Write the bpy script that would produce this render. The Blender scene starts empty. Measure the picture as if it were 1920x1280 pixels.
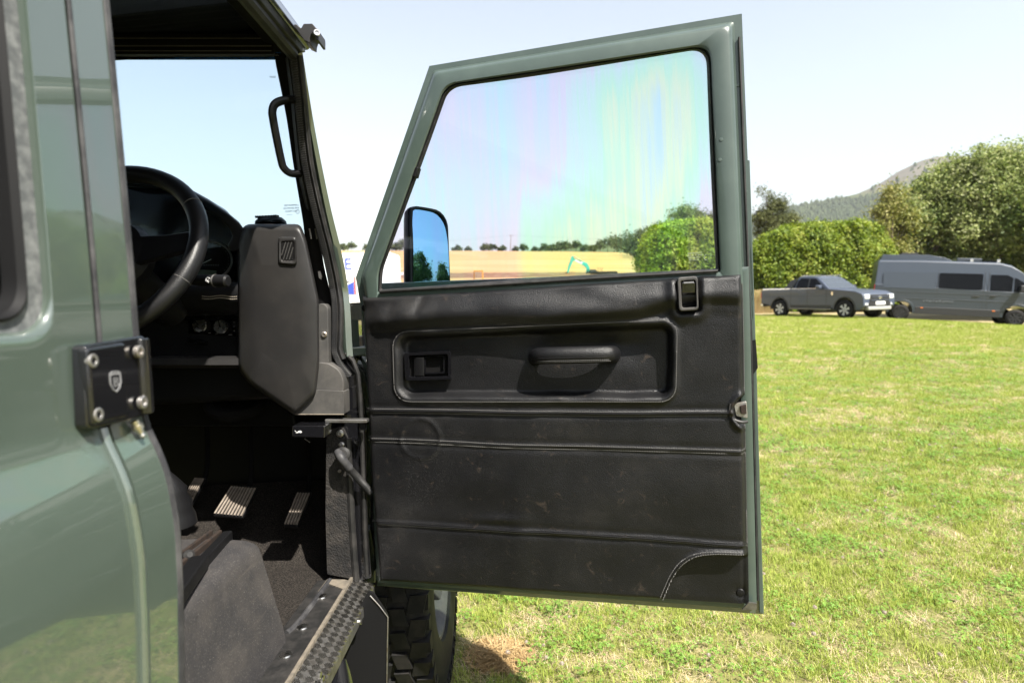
import bpy, bmesh, math, random
import numpy as np
from mathutils import Vector, Matrix, noise as mnoise
R_ = math.radians
random.seed(7); rng = np.random.default_rng(7)
S = bpy.context.scene
COL = S.collection

# ------------------------------------------------------------------ camera, sky, sun, exposure
FPX = 1120.0                       # focal length in pixels of the 1920 px frame
CAM_POS = Vector((0, 0, 1.27))
wup = Vector((-0.021, 1, -0.0777)).normalized()         # world up in camera axes (right, up, forward)
fwd = Vector((0, 0, 1)); Yc = (fwd - wup * fwd.dot(wup)).normalized()
Xc = -Yc.cross(wup); Xc = Xc if Xc.x > 0 else -Xc
def c2w(v): return Vector((v.dot(Xc), v.dot(Yc), v.dot(wup)))      # camera axes -> world axes
CR, CU, CF = c2w(Vector((1, 0, 0))), c2w(Vector((0, 1, 0))), c2w(Vector((0, 0, 1)))
cam = bpy.data.cameras.new('camera'); cam_ob = bpy.data.objects.new('camera', cam); COL.objects.link(cam_ob)
cam.sensor_width = 36; cam.lens = 36 * FPX / 1920; cam.clip_start = 0.02; cam.clip_end = 8000
cam_ob.matrix_world = Matrix(((CR.x, CU.x, -CF.x, CAM_POS.x), (CR.y, CU.y, -CF.y, CAM_POS.y), (CR.z, CU.z, -CF.z, CAM_POS.z), (0, 0, 0, 1)))
cam.dof.use_dof = True; cam.dof.focus_distance = 1.42; cam.dof.aperture_fstop = 4.5
S.camera = cam_ob

SUN_EL, SUN_AZ = 54.0, 141.0       # degrees; azimuth clockwise from +Y (the view), so behind the camera and to the right
W = bpy.data.worlds.new('World'); S.world = W; W.use_nodes = True
nt = W.node_tree; nt.nodes.clear()
wo = nt.nodes.new('ShaderNodeOutputWorld'); bg = nt.nodes.new('ShaderNodeBackground'); sk = nt.nodes.new('ShaderNodeTexSky')
sk.sky_type = 'NISHITA'; sk.sun_disc = False; sk.sun_elevation = R_(SUN_EL); sk.sun_rotation = R_(SUN_AZ)
sk.air_density = 1.6; sk.dust_density = 2.2; sk.ozone_density = 4.0; sk.altitude = 60
bg.inputs['Strength'].default_value = 0.074
hsv = nt.nodes.new('ShaderNodeHueSaturation'); hsv.inputs['Saturation'].default_value = 0.46; hsv.inputs['Fac'].default_value = 1.0      # a milky summer sky
nt.links.new(sk.outputs[0], hsv.inputs['Color']); nt.links.new(hsv.outputs[0], bg.inputs[0]); nt.links.new(bg.outputs[0], wo.inputs[0])
sun = bpy.data.lights.new('sun', 'SUN'); sun.energy = 5.0; sun.angle = R_(0.53); sun.color = (1.0, 0.95, 0.86)
sun_ob = bpy.data.objects.new('sun', sun); COL.objects.link(sun_ob)
sd = Vector((math.sin(R_(SUN_AZ)) * math.cos(R_(SUN_EL)), math.cos(R_(SUN_AZ)) * math.cos(R_(SUN_EL)), math.sin(R_(SUN_EL))))
sun_ob.location = (0, 0, 30); sun_ob.rotation_euler = sd.to_track_quat('Z', 'Y').to_euler()
S.view_settings.view_transform = 'Standard'; S.view_settings.look = 'None'
S.view_settings.exposure = 1.7; S.view_settings.gamma = 1.0; S.view_settings.use_curve_mapping = False
S.render.engine = 'CYCLES'
S.cycles.max_bounces = 10; S.cycles.transparent_max_bounces = 24; S.cycles.use_denoising = True

# ------------------------------------------------------------------ frames: pixels of the photograph <-> points in space
def ray_c(px, py): return Vector(((px - 960) / FPX, (640 - py) / FPX, 1.0))
vF = ray_c(962, 590).normalized()
vU = Vector((-0.05, 1, 0)); vU = (vU - vF * vU.dot(vF)).normalized()
vR = -vF.cross(vU); vR = vR if vR.x > 0 else -vR
wR, wF, wU = c2w(vR), c2w(vF), c2w(vU)
V2W = Matrix(((wR.x, wF.x, wU.x, CAM_POS.x), (wR.y, wF.y, wU.y, CAM_POS.y), (wR.z, wF.z, wU.z, CAM_POS.z), (0, 0, 0, 1)))
W2V = V2W.inverted()
def rv(px, py):
    r = ray_c(px, py); return Vector((r.dot(vR), r.dot(vF), r.dot(vU)))
def onX(px, py, x): d = rv(px, py); return d * (x / d.x)
def onY(px, py, y): d = rv(px, py); return d * (y / d.y)
def onZ(px, py, z): d = rv(px, py); return d * (z / d.z)
_pl = rv(686, 820) * 1.43; _pr = rv(1414, 830) * 1.217
DT = Vector((_pr.x - _pl.x, _pr.y - _pl.y, 0)).normalized()
DN = Vector((DT.y, -DT.x, 0)); DN = DN if DN.dot(-_pl) > 0 else -DN
def D(px, py, off=0.0):                                  # point on the open door's plane, off metres towards the cabin
    d = rv(px, py); return d * ((DN.dot(_pl) + off) / DN.dot(d))
def G(px, dist, z=0.0):                                  # world point on level ground at a distance, in the column of a pixel
    d = c2w(ray_c(px, 545)); return Vector((d.x / d.y * dist, dist, z))
def P(px, py, dist):
    d = c2w(ray_c(px, py)); return CAM_POS + d * (dist / d.y)
def wz(py, px, dist): return P(px, py, dist).z

# ------------------------------------------------------------------ mesh helpers
ROOT = {}                                                # root name -> matrix taking builder coordinates to root-local ones
def sm(a, b, x):
    t = np.clip((x - a) / (b - a), 0, 1); return t * t * (3 - 2 * t)
class MB:
    def __init__(s): s.v = []; s.f = []
    def add(s, vs, fs):
        n = len(s.v); s.v += [tuple(v) for v in vs]; s.f += [tuple(i + n for i in f) for f in fs]; return s
    def prism(s, pts, vec):
        vec = Vector(vec); n = len(pts)
        return s.add(list(pts) + [Vector(p) + vec for p in pts],
              [tuple(range(n)), tuple(range(2 * n - 1, n - 1, -1))] + [(i, i + n, (i + 1) % n + n, (i + 1) % n) for i in range(n)])
    def box(s, x0, x1, y0, y1, z0, z1):
        vs = [(x, y, z) for z in (z0, z1) for x, y in ((x0, y0), (x1, y0), (x1, y1), (x0, y1))]
        return s.add(vs, [(0, 3, 2, 1), (4, 5, 6, 7), (0, 1, 5, 4), (1, 2, 6, 5), (2, 3, 7, 6), (3, 0, 4, 7)])
    def obox(s, c, ax, ay, az):
        c = Vector(c); ax, ay, az = Vector(ax), Vector(ay), Vector(az)
        vs = [c + ax * i + ay * j + az * k for k in (-1, 1) for i, j in ((-1, -1), (1, -1), (1, 1), (-1, 1))]
        return s.add(vs, [(0, 3, 2, 1), (4, 5, 6, 7), (0, 1, 5, 4), (1, 2, 6, 5), (2, 3, 7, 6), (3, 0, 4, 7)])
    def loft(s, secs, closed=True, caps=True):
        n = len(secs[0]); vs = [p for q in secs for p in q]; fs = []
        for k in range(len(secs) - 1):
            for i in range(n if closed else n - 1):
                j = (i + 1) % n; fs.append((k * n + i, k * n + j, (k + 1) * n + j, (k + 1) * n + i))
        if caps and closed:
            fs.append(tuple(range(n - 1, -1, -1))); fs.append(tuple(range((len(secs) - 1) * n, len(secs) * n)))
        return s.add(vs, fs)
    def tube(s, path, r, n=8, closed=False, flat=1.0, up=None):
        path = [Vector(p) for p in path]; m = len(path); rs = r if isinstance(r, (list, tuple)) else [r] * m
        secs = []; ref = None
        for i, p in enumerate(path):
            a = path[(i - 1) % m] if (closed or i) else p; b = path[(i + 1) % m] if (closed or i < m - 1) else p
            t = (b - a).normalized()
            if ref is None:
                ref = Vector(up) if up else (Vector((0, 0, 1)) if abs(t.z) < 0.9 else Vector((1, 0, 0)))
            u = (ref - t * ref.dot(t)); u = u.normalized() if u.length > 1e-6 else t.orthogonal().normalized()
            ref = u if not up else ref; w = t.cross(u)
            secs.append([p + (u * math.cos(2 * math.pi * k / n) + w * math.sin(2 * math.pi * k / n) * flat) * rs[i] for k in range(n)])
        if closed: secs.append(secs[0])
        return s.loft(secs, True, not closed)
    def lathe(s, prof, c, axis, n=24, caps=True):
        c = Vector(c); ax = Vector(axis).normalized(); u = ax.orthogonal().normalized(); w = ax.cross(u)
        return s.loft([[c + ax * h + (u * math.cos(2 * math.pi * k / n) + w * math.sin(2 * math.pi * k / n)) * r for k in range(n)] for r, h in prof], True, caps)
    def ring(s, outer, inner, prof, fn):                 # closed band between two 2D loops; prof = [(t, offset)]
        n = len(outer); secs = []
        for t, off in prof:
            secs.append([fn(o[0] + (i[0] - o[0]) * t, o[1] + (i[1] - o[1]) * t, off) for o, i in zip(outer, inner)])
        return s.loft(secs, True, False)
    def build(s, name, mat, parent=None, bevel=0, seg=2, angle=32, flat=False):
        me = bpy.data.meshes.new(name); xf = None
        if parent is not None:
            r = parent
            while r.parent: r = r.parent
            xf = ROOT.get(r.name)
        vs = s.v if xf is None else [tuple(xf @ Vector(v)) for v in s.v]
        me.from_pydata(vs, [], s.f); bm = bmesh.new(); bm.from_mesh(me)
        bmesh.ops.recalc_face_normals(bm, faces=bm.faces); bm.to_mesh(me); bm.free()
        if not flat:
            me.polygons.foreach_set('use_smooth', [True] * len(me.polygons)); me.set_sharp_from_angle(angle=R_(angle))
        me.materials.append(mat); o = bpy.data.objects.new(name, me); COL.objects.link(o)
        if parent is not None: o.parent = parent
        if bevel:
            b = o.modifiers.new('bevel', 'BEVEL'); b.width = bevel; b.segments = seg; b.limit_method = 'ANGLE'; b.angle_limit = R_(35); b.harden_normals = True
        return o
def np_mesh(name, verts, faces, mat, parent=None, smooth=False):
    me = bpy.data.meshes.new(name); nv, nf, k = len(verts), len(faces), faces.shape[1]
    me.vertices.add(nv); me.vertices.foreach_set('co', verts.astype(np.float32).ravel())
    me.loops.add(nf * k); me.loops.foreach_set('vertex_index', faces.astype(np.int32).ravel())
    me.polygons.add(nf); me.polygons.foreach_set('loop_start', np.arange(0, nf * k, k, dtype=np.int32))
    me.update(calc_edges=True)
    if smooth: me.polygons.foreach_set('use_smooth', [True] * nf)
    me.materials.append(mat); o = bpy.data.objects.new(name, me); COL.objects.link(o)
    if parent is not None: o.parent = parent
    return o
def empty(name, mw, frame=None):
    o = bpy.data.objects.new(name, None); COL.objects.link(o); o.matrix_world = mw; o.empty_display_size = 0.1
    ROOT[o.name] = mw.inverted() @ (frame if frame is not None else Matrix.Identity(4))
    return o
def tag(o, label=None, cat=None, group=None, kind=None):
    if label: o['label'] = label
    if cat: o['category'] = cat
    if group: o['group'] = group
    if kind: o['kind'] = kind
    return o
def rpoly(pts, r, n=5):                                  # round the corners of a 2D polygon
    out = []; m = len(pts); rs = r if isinstance(r, (list, tuple)) else [r] * m
    for i in range(m):
        p = Vector(pts[i][:2]); a = Vector(pts[i - 1][:2]) - p; b = Vector(pts[(i + 1) % m][:2]) - p
        rr = rs[i]
        if rr <= 0: out.append((p.x, p.y)); continue
        rr = min(rr, a.length * 0.48, b.length * 0.48); A = p + a.normalized() * rr; B = p + b.normalized() * rr
        for k in range(n + 1):
            t = k / n; q = A * (1 - t) ** 2 + p * 2 * t * (1 - t) + B * t * t; out.append((q.x, q.y))
    return out
def spline(pts, n=6):                                    # Catmull-Rom through points
    pts = [Vector(p) for p in pts]; out = []
    for i in range(len(pts) - 1):
        p0, p1, p2, p3 = pts[max(i - 1, 0)], pts[i], pts[i + 1], pts[min(i + 2, len(pts) - 1)]
        for k in range(n):
            t = k / n
            out.append(0.5 * ((2 * p1) + (p2 - p0) * t + (2 * p0 - 5 * p1 + 4 * p2 - p3) * t * t + (3 * p1 - p0 - 3 * p2 + p3) * t ** 3))
    out.append(pts[-1]); return out
def text(name, body, size, o, xd, yd, mat, parent, depth=0.0006, align='CENTER'):
    cu = bpy.data.curves.new('t', 'FONT'); cu.body = body; cu.size = size; cu.extrude = depth; cu.align_x = align; cu.align_y = 'CENTER'; cu.resolution_u = 3
    to = bpy.data.objects.new('t', cu); COL.objects.link(to); bpy.context.view_layer.update()
    me = bpy.data.meshes.new_from_object(to.evaluated_get(bpy.context.evaluated_depsgraph_get()))
    xd, yd = Vector(xd).normalized(), Vector(yd).normalized(); zd = xd.cross(yd); o = Vector(o); m = MB()
    m.add([o + xd * v.co.x + yd * v.co.y + zd * v.co.z for v in me.vertices], [tuple(p.vertices) for p in me.polygons])
    bpy.data.objects.remove(to); bpy.data.curves.remove(cu); bpy.data.meshes.remove(me)
    return m.build(name, mat, parent)

# ------------------------------------------------------------------ materials
def newmat(name):
    m = bpy.data.materials.new(name); m.use_nodes = True
    return m, m.node_tree, m.node_tree.nodes['Principled BSDF']
def link(t, a, b): t.links.new(a, b)
def node(t, k, **kw):
    n = t.nodes.new(k)
    for a, b in kw.items():
        if a in n.inputs: n.inputs[a].default_value = b
        else: setattr(n, a, b)
    return n
def ramp(t, fac, stops):
    r = t.nodes.new('ShaderNodeValToRGB'); e = r.color_ramp.elements
    while len(e) < len(stops): e.new(0.5)
    for el, (p, c) in zip(e, stops): el.position = p; el.color = c if len(c) == 4 else (*c, 1)
    link(t, fac, r.inputs[0]); return r
def mat(name, col, rough=0.5, metal=0.0, coat=0.0, var=None, vscale=8.0, bump=None, spec=0.5, rvar=0.0, obj=True, sheen=0):
    """var: second colour mixed in by noise; bump: list of (kind, scale, strength, distance)"""
    m, t, b = newmat(name)
    b.inputs['Base Color'].default_value = (*col, 1); b.inputs['Roughness'].default_value = rough
    b.inputs['Metallic'].default_value = metal; b.inputs['Coat Weight'].default_value = coat; b.inputs['Coat Roughness'].default_value = 0.03
    b.inputs['Specular IOR Level'].default_value = spec
    if sheen: b.inputs['Sheen Weight'].default_value = sheen
    tc = node(t, 'ShaderNodeTexCoord'); co = tc.outputs['Object']
    if var is not None or rvar:
        n = node(t, 'ShaderNodeTexNoise', Scale=vscale, Detail=6.0, Roughness=0.65); link(t, co, n.inputs['Vector'])
        if var is not None:
            r = ramp(t, n.outputs['Fac'], [(0.42, col), (0.68, var)]); link(t, r.outputs[0], b.inputs['Base Color'])
        if rvar:
            q = node(t, 'ShaderNodeMapRange'); q.inputs['From Min'].default_value = 0.3; q.inputs['From Max'].default_value = 0.7
            q.inputs['To Min'].default_value = rough - rvar; q.inputs['To Max'].default_value = rough + rvar
            link(t, n.outputs['Fac'], q.inputs['Value']); link(t, q.outputs[0], b.inputs['Roughness'])
    prev = None
    for kind, sc, st, dist in (bump or []):
        if kind == 'voronoi':
            n = node(t, 'ShaderNodeTexVoronoi', Scale=sc); n.feature = 'SMOOTH_F1'; out = n.outputs['Distance']
        else:
            n = node(t, 'ShaderNodeTexNoise', Scale=sc, Detail=4.0); out = n.outputs['Fac']
        link(t, co, n.inputs['Vector'])
        bp = node(t, 'ShaderNodeBump', Strength=st, Distance=dist); link(t, out, bp.inputs['Height'])
        if prev: link(t, prev.outputs[0], bp.inputs['Normal'])
        prev = bp
    if prev:
        link(t, prev.outputs[0], b.inputs['Normal'])
    return m
def glass(name, tint, refl=0.5, rough=0.0, iridescent=False):
    m, t, b = newmat(name); t.nodes.remove(b); out = t.nodes['Material Output']
    tr = node(t, 'ShaderNodeBsdfTransparent'); tr.inputs[0].default_value = (*tint, 1)
    gl = node(t, 'ShaderNodeBsdfGlossy', Roughness=rough); fr = node(t, 'ShaderNodeFresnel', IOR=1.5)
    mx = node(t, 'ShaderNodeMixShader'); mu = node(t, 'ShaderNodeMath', operation='MULTIPLY'); mu.inputs[1].default_value = refl
    link(t, fr.outputs[0], mu.inputs[0]); link(t, mu.outputs[0], mx.inputs[0]); link(t, tr.outputs[0], mx.inputs[1]); link(t, gl.outputs[0], mx.inputs[2]); link(t, mx.outputs[0], out.inputs[0])
    return m, t, tr

M = {}
# deep grey-green gloss paint with faint dust
M['paint'] = mat('green_paint', (0.047, 0.063, 0.052), 0.32, 0.0, 1.0, var=(0.052, 0.068, 0.056), vscale=3.0, spec=0.2)
M['paint'].node_tree.nodes['Principled BSDF'].inputs['Coat IOR'].default_value = 2.0
M['paint_in'] = mat('green_paint_inside', (0.040, 0.057, 0.049), 0.36, 0.0, 0.4, var=(0.049, 0.068, 0.058), vscale=14, spec=0.4)
def leather():
    m, t, b = newmat('black_leather'); tc = node(t, 'ShaderNodeTexCoord'); co = tc.outputs['Object']
    n = node(t, 'ShaderNodeTexNoise', Scale=5.0, Detail=8.0, Roughness=0.7); link(t, co, n.inputs['Vector'])
    r = ramp(t, n.outputs['Fac'], [(0.40, (0.0038, 0.0039, 0.0046)), (0.58, (0.0060, 0.0060, 0.0066)), (0.80, (0.016, 0.0145, 0.0130))])
    s = node(t, 'ShaderNodeTexNoise', Scale=30.0, Detail=5.0, Roughness=0.7, Distortion=1.5); link(t, co, s.inputs['Vector'])
    d = ramp(t, s.outputs['Fac'], [(0.60, (0, 0, 0)), (0.80, (1, 1, 1))])
    mx = node(t, 'ShaderNodeMix', data_type='RGBA'); link(t, d.outputs[0], mx.inputs[0]); link(t, r.outputs[0], mx.inputs[6]); mx.inputs[7].default_value = (0.038, 0.029, 0.023, 1)
    link(t, mx.outputs[2], b.inputs['Base Color'])
    q = node(t, 'ShaderNodeMapRange'); q.inputs['From Min'].default_value = .3; q.inputs['From Max'].default_value = .75; q.inputs['To Min'].default_value = .33; q.inputs['To Max'].default_value = .50
    link(t, n.outputs['Fac'], q.inputs['Value']); link(t, q.outputs[0], b.inputs['Roughness']); b.inputs['Specular IOR Level'].default_value = 0.30
    v = node(t, 'ShaderNodeTexVoronoi', Scale=480.0); link(t, co, v.inputs['Vector']); v.inputs['Scale'].default_value = 560.0
    b1 = node(t, 'ShaderNodeBump', Strength=0.55, Distance=0.0010); link(t, v.outputs['Distance'], b1.inputs['Height']); b1.invert = True
    w = node(t, 'ShaderNodeTexNoise', Scale=60.0, Detail=3.0); link(t, co, w.inputs['Vector'])
    b2 = node(t, 'ShaderNodeBump', Strength=0.22, Distance=0.0015); link(t, w.outputs['Fac'], b2.inputs['Height']); link(t, b1.outputs[0], b2.inputs['Normal'])
    link(t, b2.outputs[0], b.inputs['Normal']); return m
M['leather'] = leather()
M['leather_plain'] = mat('smooth_black_leather', (0.0060, 0.0060, 0.0066), 0.42, spec=0.25, bump=[('voronoi', 420, 0.35, 0.0007)])
M['stitch'] = mat('grey_thread', (0.10, 0.097, 0.094), 0.8)
M['black_plastic'] = mat('black_plastic', (0.0055, 0.0055, 0.006), 0.42, spec=0.2, rvar=0.08, vscale=20)
M['gloss_black'] = mat('gloss_black', (0.005, 0.005, 0.006), 0.16, coat=0.6, rvar=0.05, vscale=12)
M['grain_plastic'] = mat('grained_grey_plastic', (0.0135, 0.013, 0.013), 0.42, spec=0.3, var=(0.021, 0.0195, 0.0185), vscale=9, bump=[('noise', 900, 0.35, 0.0006)])
M['light_plastic'] = mat('dusty_grey_plastic', (0.036, 0.035, 0.034), 0.55, spec=0.3, var=(0.072, 0.067, 0.062), vscale=12, bump=[('noise', 700, 0.3, 0.0005)])
M['rubber'] = mat('black_rubber', (0.010, 0.010, 0.010), 0.55, spec=0.25, var=(0.028, 0.026, 0.025), vscale=25, bump=[('noise', 200, 0.3, 0.0006)])
M['rubber_grey'] = mat('weathered_rubber', (0.020, 0.020, 0.022), 0.5, spec=0.2, var=(0.055, 0.054, 0.055), vscale=22, bump=[('noise', 160, 0.3, 0.0005)])
M['headliner'] = mat('dark_headlining', (0.005, 0.0048, 0.005), 0.95, spec=0.1, bump=[('noise', 300, 0.4, 0.001)])
M['carpet'] = mat('black_carpet', (0.011, 0.0098, 0.009), 0.95, spec=0.1, var=(0.050, 0.043, 0.037), vscale=300, bump=[('noise', 420, 1.0, 0.006), ('noise', 18, 0.3, 0.01)])
def speckled():
    m = mat('dusty_grey_mat', (0.022, 0.021, 0.022), 0.8, var=(0.040, 0.036, 0.034), vscale=11, spec=0.2, bump=[('noise', 700, 0.8, 0.0015), ('noise', 14, 0.4, 0.008)])
    t = m.node_tree; b = t.nodes['Principled BSDF']; src = b.inputs['Base Color'].links[0].from_socket; tc = node(t, 'ShaderNodeTexCoord')
    n = node(t, 'ShaderNodeTexNoise', Scale=420.0, Detail=2.0, Roughness=0.6); link(t, tc.outputs['Object'], n.inputs['Vector']); r = ramp(t, n.outputs['Fac'], [(0.60, (0, 0, 0)), (0.72, (1, 1, 1))])
    mp = node(t, 'ShaderNodeMapping'); mp.inputs['Scale'].default_value = (8, 1.2, 30); mp.inputs['Rotation'].default_value = (0.5, 0.3, 0.2); link(t, tc.outputs['Object'], mp.inputs[0])
    q = node(t, 'ShaderNodeTexNoise', Scale=3.0, Detail=5.0, Roughness=0.7); link(t, mp.outputs[0], q.inputs['Vector']); r2 = ramp(t, q.outputs['Fac'], [(0.60, (0, 0, 0)), (0.75, (0.55, 0.55, 0.55))])
    mx = node(t, 'ShaderNodeMix', data_type='RGBA'); link(t, r.outputs[0], mx.inputs[0]); link(t, src, mx.inputs[6]); mx.inputs[7].default_value = (0.085, 0.078, 0.072, 1)
    m2 = node(t, 'ShaderNodeMix', data_type='RGBA'); link(t, r2.outputs[0], m2.inputs[0]); link(t, mx.outputs[2], m2.inputs[6]); m2.inputs[7].default_value = (0.075, 0.065, 0.056, 1); link(t, m2.outputs[2], b.inputs['Base Color']); return m
M['seatbox'] = speckled()
M['alloy'] = mat('worn_aluminium', (0.19, 0.185, 0.18), 0.38, 0.8, var=(0.07, 0.062, 0.052), vscale=30, rvar=0.1)
M['dust'] = mat('dusty_edge', (0.125, 0.105, 0.08), 0.9, var=(0.06, 0.052, 0.042), vscale=60)
M['steel'] = mat('bright_steel', (0.42, 0.41, 0.39), 0.28, 1.0, rvar=0.08, vscale=60)
M['dull_steel'] = mat('dull_steel', (0.35, 0.34, 0.33), 0.45, 0.9, var=(0.22, 0.18, 0.14), vscale=50)
M['rust'] = mat('rusty_rail', (0.024, 0.016, 0.012), 0.8, spec=0.2, var=(0.010, 0.009, 0.0085), vscale=45, bump=[('noise', 200, 0.5, 0.001)])
M['brass'] = mat('zinc_plated_steel', (0.58, 0.54, 0.46), 0.3, 1.0)
M['silver_print'] = mat('silver_print', (0.15, 0.15, 0.155), 0.5, spec=0.2)
M['white_print'] = mat('white_print', (0.40, 0.40, 0.40), 0.6)
M['flap'] = mat('matt_rubber_flap', (0.006, 0.006, 0.0065), 0.6, spec=0.12)
M['tyre'] = mat('tyre_rubber', (0.0065, 0.0065, 0.0065), 0.7, spec=0.2, var=(0.017, 0.015, 0.0135), vscale=30, bump=[('noise', 120, 0.3, 0.001)])
M['rim_silver'] = mat('rim_silver', (0.060, 0.060, 0.061), 0.5, spec=0.2, var=(0.085, 0.082, 0.078), vscale=20)
M['mirror'] = mat('mirror', (0.30, 0.55, 0.80), 0.0, 1.0)
M['windscreen'], _, _ = glass('windscreen_glass', (0.855, 0.915, 0.945), 0.35)
M['dark_glass'], _, _ = glass('dark_glass', (0.10, 0.11, 0.12), 1.0)
def side_glass():  # pastel bands of polarised skylight are painted into the glass tint
    m, t, tr = glass('toughened_side_glass', (0.9, 0.95, 0.95), 0.55)
    tc = node(t, 'ShaderNodeTexCoord'); mp = node(t, 'ShaderNodeMapping'); link(t, tc.outputs['Object'], mp.inputs[0])
    mp.inputs['Scale'].default_value = (1, 1, 0.04)
    n = node(t, 'ShaderNodeTexNoise', Scale=8.0, Detail=5.0, Roughness=0.8); link(t, mp.outputs[0], n.inputs['Vector'])
    n2 = node(t, 'ShaderNodeTexNoise', Scale=2.4, Detail=0.5); link(t, tc.outputs['Object'], n2.inputs['Vector'])
    ad = node(t, 'ShaderNodeMath', operation='MULTIPLY_ADD'); link(t, n2.outputs['Fac'], ad.inputs[0]); ad.inputs[1].default_value = 1.3; link(t, n.outputs['Fac'], ad.inputs[2])
    fr = node(t, 'ShaderNodeMapRange'); fr.inputs['From Min'].default_value = 0.75; fr.inputs['From Max'].default_value = 1.6; link(t, ad.outputs[0], fr.inputs['Value'])
    r = ramp(t, fr.outputs[0], [(0.0, (0.885, 0.950, 0.820)), (0.16, (0.790, 0.945, 0.890)), (0.30, (0.795, 0.905, 0.935)), (0.44, (0.850, 0.875, 0.940)), (0.56, (0.900, 0.860, 0.930)),
                               (0.66, (0.830, 0.915, 0.915)), (0.80, (0.790, 0.950, 0.850)), (0.90, (0.900, 0.945, 0.820)), (1.0, (0.800, 0.905, 0.935))])
    link(t, r.outputs[0], tr.inputs[0]); return m
M['side_glass'] = side_glass()

# ================================================================== the vehicle with its open door
VC = Vector((-1.22, 0.55, -1.27))
veh = empty('off_road_vehicle', V2W @ Matrix.Translation(VC), V2W)
tag(veh, 'dark green off-road vehicle in the foreground with its driver door standing open', 'off-roader')

# ---- side profile (x, z) of the body: flat upper side, shoulder at the waist, vertical lower side
PROF = [(-0.405, 0.545), (-0.402, 0.347), (-0.400, 0.238), (-0.399, 0.17), (-0.398, 0.08), (-0.398, -0.003), (-0.3975, -0.06), (-0.3965, -0.082), (-0.393, -0.100), (-0.389, -0.111), (-0.385, -0.121), (-0.381, -0.133), (-0.377, -0.147),
        (-0.3742, -0.162), (-0.3725, -0.177), (-0.3705, -0.20), (-0.370, -0.217), (-0.3715, -0.276), (-0.378, -0.383), (-0.385, -0.62)]
_pz = [p[1] for p in PROF][::-1]; _px = [p[0] for p in PROF][::-1]
def bx_(z): return float(np.interp(z, _pz, _px))
def side_pts(z0, z1, n=44):
    zs = sorted(set(list(np.linspace(z0, z1, n)) + [z for z in _pz if z0 < z < z1])); return [(bx_(z), z) for z in zs]
def side_strip(y0, y1, z0, z1, thick=0.03):
    pr = side_pts(z0, z1); m = MB()
    sec = lambda y: [Vector((x, y, z)) for x, z in pr] + [Vector((x - thick, y, z)) for x, z in reversed(pr)]
    return m.loft([sec(y) for y in (y0, y0 * .98 + y1 * .02, y0 * .02 + y1 * .98, y1)])
YB, YS = 0.624, 0.571
pil = side_strip(YS + 0.003, YB, -0.63, 0.545).build('door_pillar', M['paint'], veh)
m = MB(); m.tube([Vector((x - 0.002, YB + 0.004, z)) for x, z in side_pts(-0.63, 0.54)], 0.0052, 8); m.build('edge_seal', M['rubber_grey'], pil)
m = MB(); m.tube([Vector((x + 0.0005, YS + 0.001, z)) for x, z in side_pts(-0.088, 0.54)], 0.0024, 8); m.build('shut_line_seal', M['rubber_grey'], pil)
m = MB(); m.prism([Vector((x, YB - 0.002, z)) for x, z in [(-0.46, -0.63), (-0.395, -0.63), (-0.385, -0.2), (-0.41, -0.1), (-0.415, 0.53), (-0.50, 0.53), (-0.48, -0.1)]], (0, -0.09, 0)); m.build('inner_pillar', M['black_plastic'], pil, bevel=0.01)
# rear door: lower skin, upper skin with a window opening
outer = [(YS - 0.004, -0.63), (YS - 0.004, 0.545), (-0.42, 0.545), (-0.42, -0.63)]; inner = [(0.517, 0.006), (0.523, 0.47), (-0.36, 0.47), (-0.36, 0.006)]
def resample(poly, n):
    p = np.array(poly + [poly[0]]); q = np.r_[0, np.cumsum(np.hypot(*np.diff(p, axis=0).T))]; t = np.linspace(0, q[-1], n, endpoint=False)
    return list(zip(np.interp(t, q, p[:, 0]), np.interp(t, q, p[:, 1])))
def ring_pairs(outer, inner, rad, k=14, lin=8):                 # matching loops: the corners of the outer correspond to rounded corners of the inner
    O, I = [], []; m = len(outer); rs = rad if isinstance(rad, (list, tuple)) else [rad] * m
    for i in range(m):
        p = Vector(inner[i]); a = Vector(inner[i - 1]) - p; b = Vector(inner[(i + 1) % m]) - p; r = min(rs[i], a.length * .48, b.length * .48)
        A = p + a.normalized() * r; B = p + b.normalized() * r
        for j in range(k + 1):
            t = j / k; q = A * (1 - t) ** 2 + p * 2 * t * (1 - t) + B * t * t; I.append((q.x, q.y)); O.append(tuple(outer[i]))
        nb = Vector(inner[(i + 1) % m]); bb = Vector(inner[i]) - nb; B2 = nb + bb.normalized() * min(rs[(i + 1) % m], bb.length * .48)
        for j in range(1, lin):
            t = j / lin; q = B * (1 - t) + B2 * t; I.append((q.x, q.y)); o = Vector(outer[i]) * (1 - t) + Vector(outer[(i + 1) % m]) * t; O.append((o.x, o.y))
    return O, I
side_fn = lambda y, z, off: Vector((bx_(z) + off, y, z))
O, I = ring_pairs(outer, inner, 0.035, 14, 100)
m = MB(); m.ring(O, I, [(0, -0.03), (0, -0.003), (0.004, -0.0008)] + [(t, 0.0) for t in np.linspace(0.012, 0.985, 110)] + [(0.991, -0.0008), (0.996, -0.003), (1.0, -0.007), (1.0, -0.016)], side_fn); rd = m.build('rear_door', M['paint'], veh, angle=50)
m = MB(); m.tube([Vector((x + 0.001, YS - 0.009, z)) for x, z in side_pts(-0.62, -0.088)], 0.0046, 10); m.build('door_edge_roll', M['paint'], rd)
m = MB(); m.prism([Vector((bx_(z) - .006, YS - 0.004, z)) for x, z in side_pts(-0.6, 0.5)] + [Vector((bx_(z) - .03, YS - 0.004, z)) for x, z in reversed(side_pts(-0.6, 0.5))], (0, 0.009, 0)); m.build('shut_line_gap', M['rubber'], rd)
cxy = lambda P_, s: [(p[0] + (0.075 - p[0]) * s, p[1] + (0.24 - p[1]) * s) for p in P_]
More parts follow.
